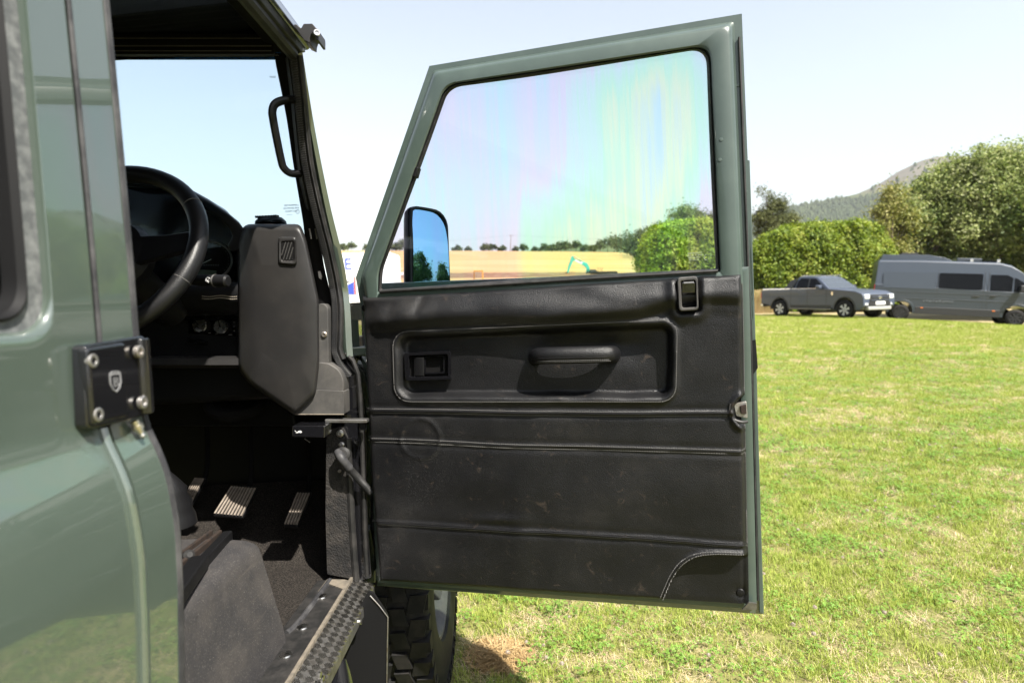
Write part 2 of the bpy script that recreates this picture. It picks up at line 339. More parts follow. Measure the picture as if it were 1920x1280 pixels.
M['channel'] = mat('grey_window_channel', (0.060, 0.064, 0.066), 0.5, spec=0.2, var=(0.13, 0.135, 0.135), vscale=90)
m = MB(); m.ring(I, cxy(I, 0.036), [(0, -0.015), (0.0, -0.008), (1.0, -0.010), (1.0, -0.02)], side_fn); m.build('window_channel', M['channel'], rd)
m = MB(); m.ring(cxy(I, 0.036), cxy(I, 0.054), [(0, -0.02), (0.0, -0.007), (0.5, -0.004), (1.0, -0.009), (1.0, -0.03)], side_fn); m.build('window_seal', M['flap'], rd)
m = MB(); Ig = cxy(I, 0.048); m.prism([side_fn(y, z, -0.022) for y, z in Ig], (-0.004, 0, 0)); m.build('window_glass', M['dark_glass'], rd)
# rest of the shell, behind and beyond what the photograph shows
m = side_strip(-2.35, -0.425, -0.50, 0.545); m.build('rear_quarter', M['paint'], veh, bevel=0.004)
XL = -2.08
m = MB(); m.box(XL - 0.02, XL + 0.02, -2.35, 1.44, -0.62, -0.02); m.build('far_side', M['paint'], veh, bevel=0.004)
for y0, y1 in ((-2.35, -2.22), (-1.3, -1.18), (-0.42, -0.32), (0.55, 0.65)):
    m = MB(); m.box(XL - 0.018, XL + 0.022, y0, y1, -0.02, 0.55); m.build('far_pillar', M['paint'], veh)
m = MB(); m.box(XL - 0.004, XL + 0.0, -2.3, 1.2, -0.02, 0.52); m.build('far_window', M['dark_glass'], veh)
m = MB(); m.box(XL, -0.36, -2.37, -2.33, -0.62, 0.55); m.build('tail_door', M['paint'], veh, bevel=0.004)
# seats that fill the dark cabin
for xx in (-1.72,):
    m = MB(); m.box(xx - 0.24, xx + 0.24, 0.45, 0.92, -0.42, -0.24); m.prism([Vector((xx - 0.24, 0.34, -0.3)), Vector((xx - 0.24, 0.50, -0.3)), Vector((xx - 0.24, 0.36, 0.36)), Vector((xx - 0.24, 0.26, 0.36))], (0.48, 0, 0))
    m.build('passenger_seat', M['leather_plain'], veh, bevel=0.04, seg=3)
m = MB(); m.box(XL, -0.5, -1.4, 0.3, -0.64, -0.44); m.build('rear_floor', M['seatbox'], veh)

# ---- roof, headlining, gutter, clamp
YH = 1.245
def lng(pts, y0, y1):                                    # a longitudinal bar whose section is given in pixels at the windscreen header
    q = [onY(px, py, y1) for px, py in pts]
    return MB().prism(q, (0, y0 - y1, 0))
hz = onY(400, 66, YH).z; rz = onY(560, 60, YH).z
m = MB(); nx = 24; secs = []
for y, dz in ((-2.36, -0.01), (-1.2, 0.0), (0.2, 0.0), (1.1, -0.006), (1.24, -0.012), (1.29, -0.022)):
    top = [Vector((XL + 0.0 + (-0.435 - XL) * k / nx, y, rz + dz + 0.018 + 0.055 * (1 - (abs(k / nx * 2 - 1)) ** 4))) for k in range(nx + 1)]
    bot = [Vector((p.x, p.y, rz + dz + 0.004)) for p in reversed(top)]
    secs.append(top + bot)
M['roof'] = mat('dark_gloss_roof', (0.010, 0.012, 0.016), 0.2, coat=0.8)
roof = m.loft(secs).build('roof', M['roof'], veh, angle=50)
m = MB(); m.box(XL + 0.05, onY(516, 90, YH).x, -2.3, 1.16, hz, hz + 0.03); m.build('headlining', M['headliner'], roof, bevel=0.012)
m = lng([(513, 99), (536, 104), (556, 84), (545, 50), (470, 44)], -2.3, YH); m.build('cant_rail_trim', M['headliner'], roof, bevel=0.006)
m = MB(); a = onY(548, 101, YH); m.tube([a + Vector((0, t, 0)) for t in (0.0, -0.6, -1.2, -2.0)], 0.0125, 10); m.build('roof_seal', M['rubber'], roof)
m = lng([(556, 103), (567, 99), (571, 70), (552, 70)], -2.3, YH + 0.01); m.build('gutter_wall', M['rubber'], roof, bevel=0.002)
m = lng([(566, 96), (578, 95), (583, 90), (577, 78), (571, 62), (566, 62)], -2.34, YH + 0.03); m.build('gutter', M['roof'], roof, bevel=0.0025)
for dy_ in (0.0, -0.045):
    m = MB(); c = onY(570, 93, YH + 0.02) + Vector((-0.004, dy_, 0.0)); m.lathe([(0.0, -.001), (0.006, -.001), (0.006, 0.004), (0.0, 0.004)], c, (0, 0, -1), 10); m.build('drain_plug', M['alloy'], roof)
# header over the windscreen: layered dark trim; thin pale strips stand in for windscreen-edge reflections
def level(px0, px1, py, y): return onY(px0, py, y), onY(px1, py, y)     # a line across the cab at one height of the photograph
A, B = level(-830, 516, 64, 1.20); A2, B2 = level(-830, 516, 102, 1.20); A3, B3 = level(-830, 516, 108, 1.285); A4, B4 = level(-830, 516, 64, 1.285)
m = MB(); m.loft([[A, A2, A3, A4], [B, B2, B3, B4]]); hd = m.build('windscreen_header', M['headliner'], roof, bevel=0.004)
for py, h_ in ((86.5, 0.0016), (95.5, 0.0012), (72, 0.0010)):
    A, B = level(-800, 508, py, 1.197); m = MB(); m.prism([A, B, B + Vector((0, 0, h_)), A + Vector((0, 0, h_))], (0, 0.005, 0)); m.build('reflection_line', M['light_plastic'], roof)
m = MB(); c = onY(335, 40, 1.0); c.z = hz - 0.004; m.lathe([(0.0, -0.004), (0.008, -0.004), (0.008, 0.006), (0.004, 0.010), (0.0, 0.010)], c, (0, 0, -1), 12); m.build('headlining_clip', M['steel'], roof)
zo8 = lambda x, y: (420 + x / 4.2675, y / 4.2675)
arch = [(548, 196), (575, 195), (615, 226), (636, 190), (706, 188), (736, 224), (756, 238), (756, 322), (688, 322)] 
inn = [(690, 300), (697, 278), (712, 266), (728, 268), (736, 285), (736, 322)]
cl_poly = [(548, 196), (578, 194), (615, 226), (636, 190), (706, 188), (736, 224), (752, 236), (756, 260), (756, 322), (735, 322), (733, 285), (722, 266), (708, 264), (696, 275), (686, 305), (683, 345), (640, 325)]
m = MB(); m.prism([onY(*zo8(*p), 1.19) for p in cl_poly], (0, 0.045, 0)); cl = m.build('roof_bar_clamp', M['grain_plastic'], roof, bevel=0.0015)
m = MB(); c = onY(*zo8(744, 265), 1.188); m.lathe([(0, -.002), (0.006, -.002), (0.006, 0.003), (0.0035, 0.003), (0.003, 0.001), (0, 0.001)], c, (0.3, -1, 0), 12); m.build('clamp_bolt', M['steel'], roof)

# ---- windscreen, pillar and its seals
def yp(py): return float(np.interp(py, [90, 540, 2000], [1.245, 1.43, 1.43]))
ws = [onY(px, py, yp(py) + 0.035) for px, py in [(590, 78), (645, 560)]]
xl = XL + 0.08
m = MB(); m.prism([Vector((xl, ws[0].y, ws[0].z)), Vector((ws[0].x - 0.035, ws[0].y, ws[0].z)), Vector((ws[1].x - 0.035, ws[1].y, ws[1].z)), Vector((xl, ws[1].y, ws[1].z))], (0, 0.005, 0))
wsc = m.build('windscreen', M['windscreen'], veh)
zb0, zb1 = onY(400, 99, 1.275).z, onY(400, 112, 1.285).z
A, B = level(-800, 556, 98, 1.268); A2, B2 = level(-800, 556, 111.5, 1.276); m = MB(); m.prism([A, B, B2, A2], (0, 0.003, 0))
M['shade'], _, _ = glass('tinted_shade_band', (0.045, 0.10, 0.13), 0.6)
m.build('shade_band', M['shade'], wsc)
M['frit'] = mat('etched_print', (0.16, 0.22, 0.26), 0.8)
def etched(lines, px, py, dpy, size, yy, parent, mt, name='etched_marking'):
    for k, l in enumerate(lines):
        p_ = onY(px, py + k * dpy, yy); text(name, l, size, p_, (-1, 0, 0), (0, 0, 1), mt, parent, 0.0002)
etched(['LAMINATED', '43R 00199 DS', 'AS1 M5021'], 546, 385, 5.6, 0.0062, yp(390) + 0.03, wsc, M['frit'])
etched(['-----'], 543, 402, 6.0, 0.008, yp(402) + 0.03, wsc, M['frit'])
etched(['DOT'], 511, 145, 6.0, 0.006, yp(145) + 0.03, wsc, M['frit'])
etched(['GUARDSMITH 01'], 503, 104.5, 6, 0.006, 1.268, wsc, M['silver_print'])
m = MB(); p_ = onY(558, 397, yp(390) + 0.03); m.tube([p_ + Vector((0.0042 * math.cos(a), 0, 0.0042 * math.sin(a))) for a in np.linspace(0, 2 * math.pi, 16, endpoint=False)], 0.0005, 4, closed=True); m.build('etched_circle', M['frit'], wsc)
def strip_px(L, Rr, dy=0.0, back=0.05):
    """a bar between two pixel polylines following the pillar's rake"""
    L = spline([(a, b, 0) for a, b in L], 6); Rr = spline([(a, b, 0) for a, b in Rr], 6); m = MB(); secs = []
    for a, b in zip(L, Rr):
        pa, pb = onY(a.x, a.y, yp(a.y) + dy), onY(b.x, b.y, yp(b.y) + dy); k = Vector((-0.02, back, 0)); mid = (pa + pb) / 2 + Vector((0, -0.006, 0))
        secs.append([pa, mid, pb, pb + k, pa + k])
    return m.loft(secs)
pilr = strip_px([(553, 98), (577, 240), (601, 380), (622, 480), (636, 560), (640, 640), (643, 668)], [(567, 97), (590, 240), (618, 380), (642, 480), (655, 560), (660, 640), (662, 668)], 0.012, 0.05).build('windscreen_pillar', M['paint'], veh, angle=50)
strip_px([(514, 100), (534, 200), (549, 300), (566, 400), (571, 440), (580, 500), (598, 580), (600, 640), (600, 690)], [(552, 106), (560, 200), (573, 300), (592, 400), (600, 440), (608, 500), (626, 580), (627, 640), (634, 690)], 0.02, 0.06).build('pillar_trim', M['headliner'], pilr, angle=50)
strip_px([(537, 106), (546, 180), (554, 260), (561, 320), (571, 370), (578, 395)], [(545, 106), (556, 180), (563, 260), (570, 320), (579, 370), (582, 395)], 0.008, 0.03).build('trim_edge', M['rubber'], pilr, angle=50)
def path_px(pts, dy=0.0): return [onY(p.x, p.y, yp(p.y) + dy) for p in spline([(a, b, 0) for a, b in pts], 8)]
seal_c = [(551, 104), (561, 200), (571, 300), (592, 400), (612, 480), (627, 560), (628, 620), (627, 655), (633, 673), (641, 688), (655, 705)]
m = MB(); m.tube(path_px(seal_c, 0.0), 0.0085, 10); m.build('door_seal', M['rubber'], pilr)
sp = path_px(seal_c, -0.0075); m = MB()
acc = 0.0; nxt = 0.0
for a, b in zip(sp[:-1], sp[1:]):
    L = (b - a).length; d = (b - a).normalized()
    while nxt < acc + L:
        c = a + d * (nxt - acc); m.obox(c + Vector((-0.001, 0, 0)), (0.0055, 0, 0.0008), d * 0.0011, (0, 0.0016, 0)); nxt += 0.0048
    acc += L
tag(m.build('seal_rib', M['rubber_grey'], pilr), kind='stuff')
m = MB(); m.tube(path_px([(a + 11, b) for a, b in seal_c[:-2]], 0.0), 0.0066, 8); m.build('seal_lip', M['rubber'], pilr)
m = MB(); m.tube(path_px([(a + 9.5, b) for a, b in seal_c[1:8]], -0.006), 0.0013, 5); m.build('seal_bead', M['rubber_grey'], pilr)
for px in (580, 591):
    m = MB(); m.tube([onY(px, 429, yp(429) - 0.004), onY(px + 3.5, 448, yp(448) - 0.004)], 0.0018, 6); m.build('trim_clip', M['alloy'], pilr)
m = MB(); m.prism([onY(x, y, 1.395) for x, y in [(596, 509), (600, 508), (603, 518), (602, 524), (598, 521)]], (0, 0.003, 0)); m.build('trim_tab', M['alloy'], pilr)
# grab handle on the pillar
gh = [(556, 187, 0), (540, 187, 0), (519, 193, -.02), (511, 206, -.03), (513, 230, -.034), (527, 300, -.03), (533, 316, -.026), (545, 325, -.01), (562, 326, 0.01)]
m = MB(); pts = [onY(px, py, yp(py) + dy - 0.005) for px, py, dy in gh]; m.tube(spline(pts, 5), 0.0105, 10, flat=0.75, up=(0, 1, 0)); m.build('grab_handle', M['black_plastic'], veh)

# ---- dashboard
dash = MB().box(XL + 0.1, onY(588, 500, 1.80).x, 1.47, 1.80, -0.18, onY(450, 428, 1.47).z).build('dashboard', M['leather_plain'], veh, bevel=0.02, seg=3)
ep = rpoly([(445, 452), (457, 420), (563, 420), (574, 448), (598, 562), (599, 682), (592, 742), (553, 779), (508, 748), (470, 722), (446, 692)], [8, 14, 10, 10, 10, 10, 8, 6, 12, 14, 14], 4)
m = MB(); cen = Vector((520, 590)); secs = []
for s_, dy in ((1.0, 0.16), (1.0, 0.024), (0.985, 0.010), (0.955, 0.002), (0.92, 0.0), (0.55, -0.001)):
    sec = []
    for p in ep:
        q = cen + (Vector(p) - cen) * s_; lean = 0.0 if q.x > 470 else (470 - q.x) * 0.0011
        sec.append(onY(q.x, q.y, 1.365 + dy + lean))
    secs.append(sec)
m.loft(secs); m.build('dash_end_panel', M['grain_plastic'], dash, angle=60)
# vent in the end panel
vo = [(521, 443), (556, 443), (557, 499), (521, 496)]; vi = [(528, 454), (550, 453), (551, 488), (528, 487)]
O, I = ring_pairs([(520.5, 442.5), (556.5, 442.5), (557, 498), (521, 496)], vi, 1.5, 3)
O = resample(rpoly(vo, 5, 4), len(I)); O2 = []
# pair by angle for a clean band
def by_angle(poly, n=48):
    c = np.mean(np.array(poly), axis=0); out = []
    P2 = poly + [poly[0]]
    for k in range(n):
        a = 2 * math.pi * k / n; d = np.array([math.cos(a), math.sin(a)]); best = None
        for i in range(len(poly)):
            p, q = np.array(P2[i]), np.array(P2[i + 1]); e = q - p; den = d[0] * e[1] - d[1] * e[0]
            if abs(den) < 1e-9: continue
            w = p - c; t = (w[0] * e[1] - w[1] * e[0]) / den; u = (w[0] * d[1] - w[1] * d[0]) / den
            if t > 0 and -1e-6 <= u <= 1 + 1e-6: best = t if best is None else max(best, t)
        out.append(tuple(c + d * best))
    return out
epf = lambda px, py, off: onY(px, py, 1.364 - off)
m = MB(); m.ring(by_angle(rpoly(vo, 6, 4)), by_angle(rpoly(vi, 2, 3)), [(0, -0.004), (0.1, 0.003), (0.4, 0.006), (0.8, 0.005), (1, 0.001), (1, -0.012)], epf)
vent = m.build('air_vent', M['grain_plastic'], dash, angle=50)
m = MB(); m.prism([onY(x, y, 1.3625) for x, y in vi], (0, -0.0015, 0)); m.build('vent_recess', M['headliner'], dash)
for k in range(5):
    x0 = 520.5 + k * 5.6; f0, f1 = max(0.0, (528.5 - x0) / 10), min(1.0, (550.0 - x0) / 10)
    if f1 - f0 < 0.25: continue
    p, q = onY(x0 + 10 * f0, 487 - 33 * f0, 1.359), onY(x0 + 10 * f1, 487 - 33 * f1, 1.359)
    m = MB(); m.obox((p + q) / 2, (0.0008, 0, 0), (q - p) / 2, (0, 0.0022, 0)); m.build('vent_slat', M['light_plastic'], dash)
m = MB(); c = onY(508, 420, 1.44); m.lathe([(0.036, 0), (0.035, 0.006), (0.027, 0.014), (0.014, 0.017), (0, 0.0175)], c, (0, 0, 1), 24); m.build('demist_vent', M['black_plastic'], dash)
m = MB()
for k in range(9):
    a = -0.9 + k * 0.225; m.obox(c + Vector((0.02 * math.sin(a) * 1.5, -0.02, 0.0145)), (0.0010, 0, 0), (0, 0.010, 0.001), (0, 0, 0.0025))
tag(m.build('demist_fin', M['rubber'], dash), kind='stuff')
# cowl over the instruments
secs = []
for y, sh in ((1.50, 0.0), (1.44, 0.0), (1.405, 0.004), (1.395, 0.010)):
    out = [(225, 322), (300, 326), (352, 352), (392, 374), (424, 396), (448, 416), (458, 430), (456, 452), (446, 466), (432, 470)]
    inn2 = [(426, 462), (436, 446), (432, 430), (408, 408), (380, 392), (346, 374), (300, 354), (225, 350)]
    secs.append([onY(px + (4 if i > 3 else 0) * sh * 50, py + sh * 400, y) for i, (px, py) in enumerate(out)] + [onY(px, py - sh * 200, y) for px, py in inn2])
m = MB(); m.loft(secs); m.build('instrument_cowl', M['leather_plain'], dash, bevel=0.008, seg=3, angle=60)
m = MB(); m.prism([onY(px, py, 1.445) for px, py in rpoly([(215, 328), (340, 346), (425, 395), (446, 470), (440, 600), (215, 600)], 20)], (0, 0.02, 0)); m.build('instrument_panel', M['gloss_black'], dash)
m = MB(); c = onY(392, 488, 1.443)
m.tube([c + Vector((0.056 * math.cos(a), -0.002, 0.046 * math.sin(a))) for a in np.linspace(0, 2 * math.pi, 40, endpoint=False)], 0.003, 6, closed=True); m.build('gauge_ring', M['dull_steel'], dash)
m = MB(); m.tube([onY(380, 494, 1.438), onY(396, 486, 1.438)], 0.0011, 5); m.build('gauge_needle', M['white_print'], dash)
m = MB()
for k in range(9): m.obox(onY(374 + k * 4.4, 497, 1.441), (0.0014, 0, 0), (0, 0.0004, 0), (0, 0, 0.0016))
for k in range(16):
    a = -0.7 + k * 0.20; m.obox(c + Vector((0.049 * math.cos(a), -0.003, 0.040 * math.sin(a))), (0.0010, 0, 0), (0, 0.0004, 0), (0, 0, 0.0010))
tag(m.build('gauge_marks', M['silver_print'], dash), kind='stuff')
m = MB(); m.prism([onY(px, py, 1.440) for px, py in [(368, 505), (405, 507), (405, 515), (368, 515)]], (0, 0.002, 0)); m.build('trip_display', mat('lcd_grey', (0.055, 0.075, 0.06), 0.4), dash)
# padded knee rail, stitched, and heater controls below
m = MB(); pr = [(528, 1.40), (536, 1.385), (552, 1.382), (566, 1.388), (585, 1.41), (592, 1.46), (528, 1.46)]
m.loft([[onY(px, py + dp, y) for py, y in pr] for px, dp in ((250, 6), (330, 3), (446, 0))]); rail = m.build('padded_rail', M['leather_plain'], dash, angle=60)
def stitches(m, pts, pitch, ln, w, nrm):
    acc = 0; nxt = 0
    for a, b in zip(pts[:-1], pts[1:]):
        L = (b - a).length
        if L < 1e-6: continue
        d = (b - a) / L; s_ = d.cross(nrm).normalized()
        while nxt < acc + L:
            m.obox(a + d * (nxt - acc), d * ln / 2, s_ * w / 2, nrm * w * 0.4); nxt += pitch
        acc += L
m = MB()
for dp in (0, 4.5): stitches(m, [onY(380 + k * 6.5, 555 + dp + 1.2 * math.sin(k * .9), 1.380) for k in range(11)], 0.0046, 0.0032, 0.0011, Vector((0, -1, 0)))
tag(m.build('rail_stitching', mat('rail_thread', (0.30, 0.26, 0.21), 0.8), dash), kind='stuff')
m = MB(); m.prism([onY(px, py, 1.47) for px, py in [(350, 590), (446, 596), (446, 634), (350, 628)]], (0, 0.05, 0)); m.build('heater_panel', M['gloss_black'], dash, bevel=0.004)
for px, py, an in ((381, 610, 2.2), (420, 612.5, 1.75)):
    c = onY(px, py, 1.468); m = MB(); m.lathe([(0.0195, 0), (0.0195, 0.012), (0.0180, 0.016), (0.0, 0.016)], c, (0.02, -1, 0.02), 28); kb = m.build('heater_knob_skirt', M['black_plastic'], dash)
    m = MB(); m.lathe([(0.0168, 0.013), (0.0168, 0.019), (0.0155, 0.0205), (0.004, 0.0198), (0, 0.0198)], c, (0.02, -1, 0.02), 28); m.build('heater_knob', M['steel'], dash)
    m = MB(); u = Vector((math.cos(an), 0, math.sin(an))); m.obox(c + Vector((0, -0.0205, 0)) + u * 0.009, u * 0.008, (0, 0.0008, 0), Vector((-u.z, 0, u.x)) * 0.0011); m.build('knob_pointer', M['headliner'], dash)
m = MB()
for px, py, w in ((366, 621, 3), (393, 624, 3.5), (406, 626, 3.5), (432, 627.5, 6), (439, 604, 3), (439, 612, 3), (439, 620, 3), (404, 599, 9)): m.obox(onY(px, py, 1.4685), (w / 1120 * 0.9, 0, 0), (0, 0.0004, 0), (0, 0, 0.0011))
tag(m.build('control_marks', M['silver_print'], dash), kind='stuff')
m = MB(); m.prism([onY(px, py, 1.452) for px, py in [(352, 632), (384, 640), (382, 648), (350, 640)]], (0, 0.02, 0)); m.build('switch_bezel', M['gloss_black'], dash)
m = MB(); m.loft([[onY(px, py, y) for py, y in ((667, 1.43), (672, 1.40), (684, 1.395), (690, 1.42), (690, 1.5), (667, 1.5))] for px in (225, 355, 440, 447)]); m.build('parcel_shelf', M['grain_plastic'], dash, angle=50)
m = MB(); m.prism([onY(px, py, 1.64) for px, py in [(226, 685), (446, 690), (470, 720), (553, 778), (556, 800), (226, 800)]], (0, 0.25, 0)); m.build('lower_dash', M['black_plastic'], dash, bevel=0.01)
# speaker pod
sc = onY(443, 750, 1.55); ax = Vector((0.16, -0.42, 0.88)).normalized()
m = MB(); m.lathe([(0.078, -0.010), (0.078, 0.002), (0.070, 0.010), (0.060, 0.010), (0.056, 0.002), (0.030, -0.006), (0, -0.010)], sc, ax, 36); spk = m.build('speaker', M['headliner'], veh)
pl = MB(); u = Vector((1, 0.1, -0.18)).normalized(); c = sc + u * 0.026 + ax * 0.0110 + Vector((0, 0.028, 0.0))
pl.obox(c, u * 0.014, ax.cross(u) * 0.0045, ax * 0.001); pl.build('speaker_badge', M['silver_print'], spk)
m = MB()
for k in range(6): m.obox(c + u * (-0.010 + k * 0.004) + ax * 0.0012, u * 0.0010, ax.cross(u) * (0.0022 + 0.0006 * (k % 2)), ax * 0.0003)
m.build('badge_lettering', M['headliner'], spk)
# lower trim of the pillar
m = MB(); m.prism([onY(x, y, 1.405) for x, y in rpoly([(597, 570), (606, 568), (615, 576), (616, 682), (596, 682)], [3, 5, 6, 0, 0], 3)], (0, 0.04, 0)); m.build('pillar_cover', M['light_plastic'], dash, bevel=0.002)
m = MB(); m.lathe([(0.0, 0.0), (0.0072, 0.0), (0.0072, 0.003), (0.005, 0.005), (0.003, 0.005), (0.0025, 0.002), (0, 0.002)], onY(608, 627, 1.405), (0, -1, 0), 14); m.build('cover_screw', M['dull_steel'], dash)
low = rpoly([(595, 679), (616, 681), (636, 694), (644, 712), (644, 733), (592, 731)], [3, 5, 8, 8, 2, 2], 4)
low2 = [(592, 731), (644, 733), (645, 777), (555, 776), (582, 738)]
m = MB(); m.prism([onY(x, y, 1.392) for x, y in low], (0, 0.05, 0)); m.build('corner_cover', M['light_plastic'], dash, bevel=0.003)
m = MB(); m.prism([onY(x, y, 1.384) for x, y in rpoly(low2, 3, 3)], (0, 0.05, 0)); m.build('corner_cover_foot', M['light_plastic'], dash, bevel=0.003)
m = MB(); q = [onY(x, 776.5, 1.382) for x in (553, 600, 645)]; m.tube(q, 0.0014, 6); m.build('cover_worn_edge', M['dust'], dash)

# ---- steering wheel, column, stalk
WC = Vector((-0.800, 1.175, 0.166)); tl = R_(28); wa = Vector((1, 0, 0)); wb = Vector((0, math.sin(tl), math.cos(tl))); wn = Vector((0, -math.cos(tl), math.sin(tl)))
RW = 0.190
m = MB(); m.tube([WC + wa * RW * math.cos(a) + wb * RW * math.sin(a) for a in np.linspace(0, 2 * math.pi, 72, endpoint=False)], 0.0178, 14, closed=True)
swh = m.build('steering_wheel', M['leather_plain'], veh)
m = MB(); m.lathe([(0.0, -0.05), (0.075, -0.045), (0.085, -0.015), (0.075, 0.005), (0.04, 0.014), (0, 0.016)], WC - wn * 0.012, wn, 32); m.build('airbag_hub', M['black_plastic'], swh)
for an in (0.06, math.pi - 0.06, -math.pi / 2 - 0.35, -math.pi / 2 + 0.35):
    d = wa * math.cos(an) + wb * math.sin(an); s_ = (-wa * math.sin(an) + wb * math.cos(an)); m = MB()
    m.loft([[WC + d * r - wn * dn + s_ * w * i + wn * 0.007 * j for i, j in ((-1, -1), (1, -1), (1, 1), (-1, 1))] for r, w, dn in ((0.06, 0.034, 0.015), (0.12, 0.026, 0.010), (0.18, 0.022, 0.001))])
    m.build('spoke', M['black_plastic'], swh, bevel=0.004)
for an in (0.55, -0.42, math.pi - 0.55):
    d = wa * math.cos(an) + wb * math.sin(an); m = MB()
    m.tube([WC + d * (RW + 0.018 * math.cos(b)) + wn * 0.018 * math.sin(b) for b in np.linspace(0, 2 * math.pi, 20, endpoint=False)], 0.0008, 4, closed=True); m.build('rim_seam', M['stitch'], swh)
m = MB(); m.tube([WC - wn * 0.02, WC - wn * 0.26], [0.040, 0.036], 16); m.build('steering_column', M['black_plastic'], veh)
sa, sb = onY(340, 524, 1.27), onY(428, 527, 1.25)
m = MB(); m.tube([sa, sa.lerp(sb, .72)], 0.0125, 10); stk = m.build('wiper_stalk', M['black_plastic'], veh, bevel=0.002)
m = MB(); m.tube([sa.lerp(sb, .74), sa.lerp(sb, .97), sb], [0.0132, 0.0132, 0.010], 12); m.build('stalk_tip', M['black_plastic'], stk)
m = MB(); m.tube([sa.lerp(sb, .715), sa.lerp(sb, .745)], 0.0136, 12); m.build('stalk_band', M['dull_steel'], stk)
c = onY(390, 525, 1.245); m = MB()
m.tube([c + Vector(p) for p in ((-0.0055, 0, -0.001), (-0.004, 0, 0.004), (0, 0, 0.0055), (0.004, 0, 0.004), (0.0055, 0, -0.001), (0.002, 0, -0.003), (-0.002, 0, -0.003))], 0.0007, 4, closed=True)
m.tube([c + Vector((-0.004, 0, 0.003)), c + Vector((0.001, 0, -0.006))], 0.0006, 4); m.tube([c + Vector((0.004, 0, 0.004)), c + Vector((-0.001, 0, -0.002))], 0.0006, 4)
m.build('wiper_symbol', M['white_print'], stk)

# ---- footwell: bulkhead, floor, seat box, pedals
bulk = MB().box(XL, -0.40, 1.80, 1.83, -0.70, 0.06).build('bulkhead', M['black_plastic'], veh)
ZF = -0.632
m = MB(); n_ = 34; vs = []; fs = []
for j in range(n_ + 1):
    for i in range(n_ + 1):
        y = 1.12 + 0.66 * j / n_; x = -1.0 + (0.508) * i / n_
        z = ZF + max(0, (y - 1.56)) * 0.75 + 0.002 * mnoise.noise(Vector((x * 9, y * 9, 0))) + 0.012 * max(0, 1 - abs(x + 0.62) / 0.05) * (1 if 0 else 0)
        vs.append((x, y, z))
for j in range(n_):
    for i in range(n_): a = j * (n_ + 1) + i; fs.append((a, a + 1, a + n_ + 2, a + n_ + 1))
m.add(vs, fs); carp = m.build('footwell_carpet', M['carpet'], veh)
m = MB(); e = [onZ(626, 1068, ZF + .004), onZ(622, 1082, ZF + .004), onZ(604, 1107, ZF + .004), onZ(580, 1140, ZF + .004), onZ(556, 1170, ZF + .004), onZ(537, 1187, ZF + .004)]
m.tube(spline(e, 5), 0.0065, 8); m.build('carpet_binding', M['rubber_grey'], carp)
m = MB(); m.box(-1.1, -0.44, 0.5, 1.8, ZF - 0.03, ZF - 0.012); m.build('floor_pan', M['black_plastic'], veh)
zt = -0.420; YF = 1.165
m = MB(); secs = []
for y, k in ((0.45, 0), (0.8, 0.2), (1.05, .6), (1.150, .9), (1.165, 1.0)):
    fr = 0.004 if y > 1.16 else 0.0
    secs.append([Vector((-1.25, y, ZF)), Vector((-1.25, y, zt + .02 - fr)), Vector((-0.62, y, zt + .012 - fr)), Vector((-0.552, y, zt + .004 - fr)), Vector((-0.535, y, zt - 0.003 - fr)), Vector((-0.527, y, zt - 0.012 - fr)), Vector((-0.523, y, zt - 0.030)), Vector((-0.505, y, zt - 0.11)), Vector((-0.490, y, zt - 0.175)), Vector((-0.485, y, ZF))])
m.loft(secs); sbx = m.build('seat_box', M['seatbox'], veh, angle=60)
for (a, b, w, mt, nm) in (((428, 1003), (345, 1092), 0.009, 'black_plastic', 'seat_rail'), ((414, 1001), (352, 1052), 0.004, 'rust', 'seat_rail'), ((398, 1000), (350, 1036), 0.003, 'rust', 'seat_rail')):
    A = onZ(*a, zt + 0.012); B = onZ(*b, zt + 0.012); B = A + (B - A) * 1.6; m = MB(); d = (B - A) / 2; s_ = d.cross(Vector((0, 0, 1))).normalized()
    m.obox((A + B) / 2, d, s_ * w, (0, 0, 0.010)); m.build(nm, M[mt], sbx, bevel=0.003)
A = onZ(375, 1052, zt + 0.02); m = MB(); B = onZ(340, 1100, zt + .02); B = A + (B - A) * 2; d = (B - A) / 2; m.obox((A + B) / 2, d, d.cross(Vector((0, 0, 1))).normalized() * 0.015, (0, 0, 0.012)); m.build('seat_slide', M['black_plastic'], sbx, bevel=0.004)
m = MB(); c = onZ(352, 1042, zt + .02); m.lathe([(0, 0), (0.010, 0), (0.010, .008), (0.005, .012), (0, .012)], c, (0.6, -0.5, 0.4), 10); m.build('rail_nut', M['rubber'], sbx)
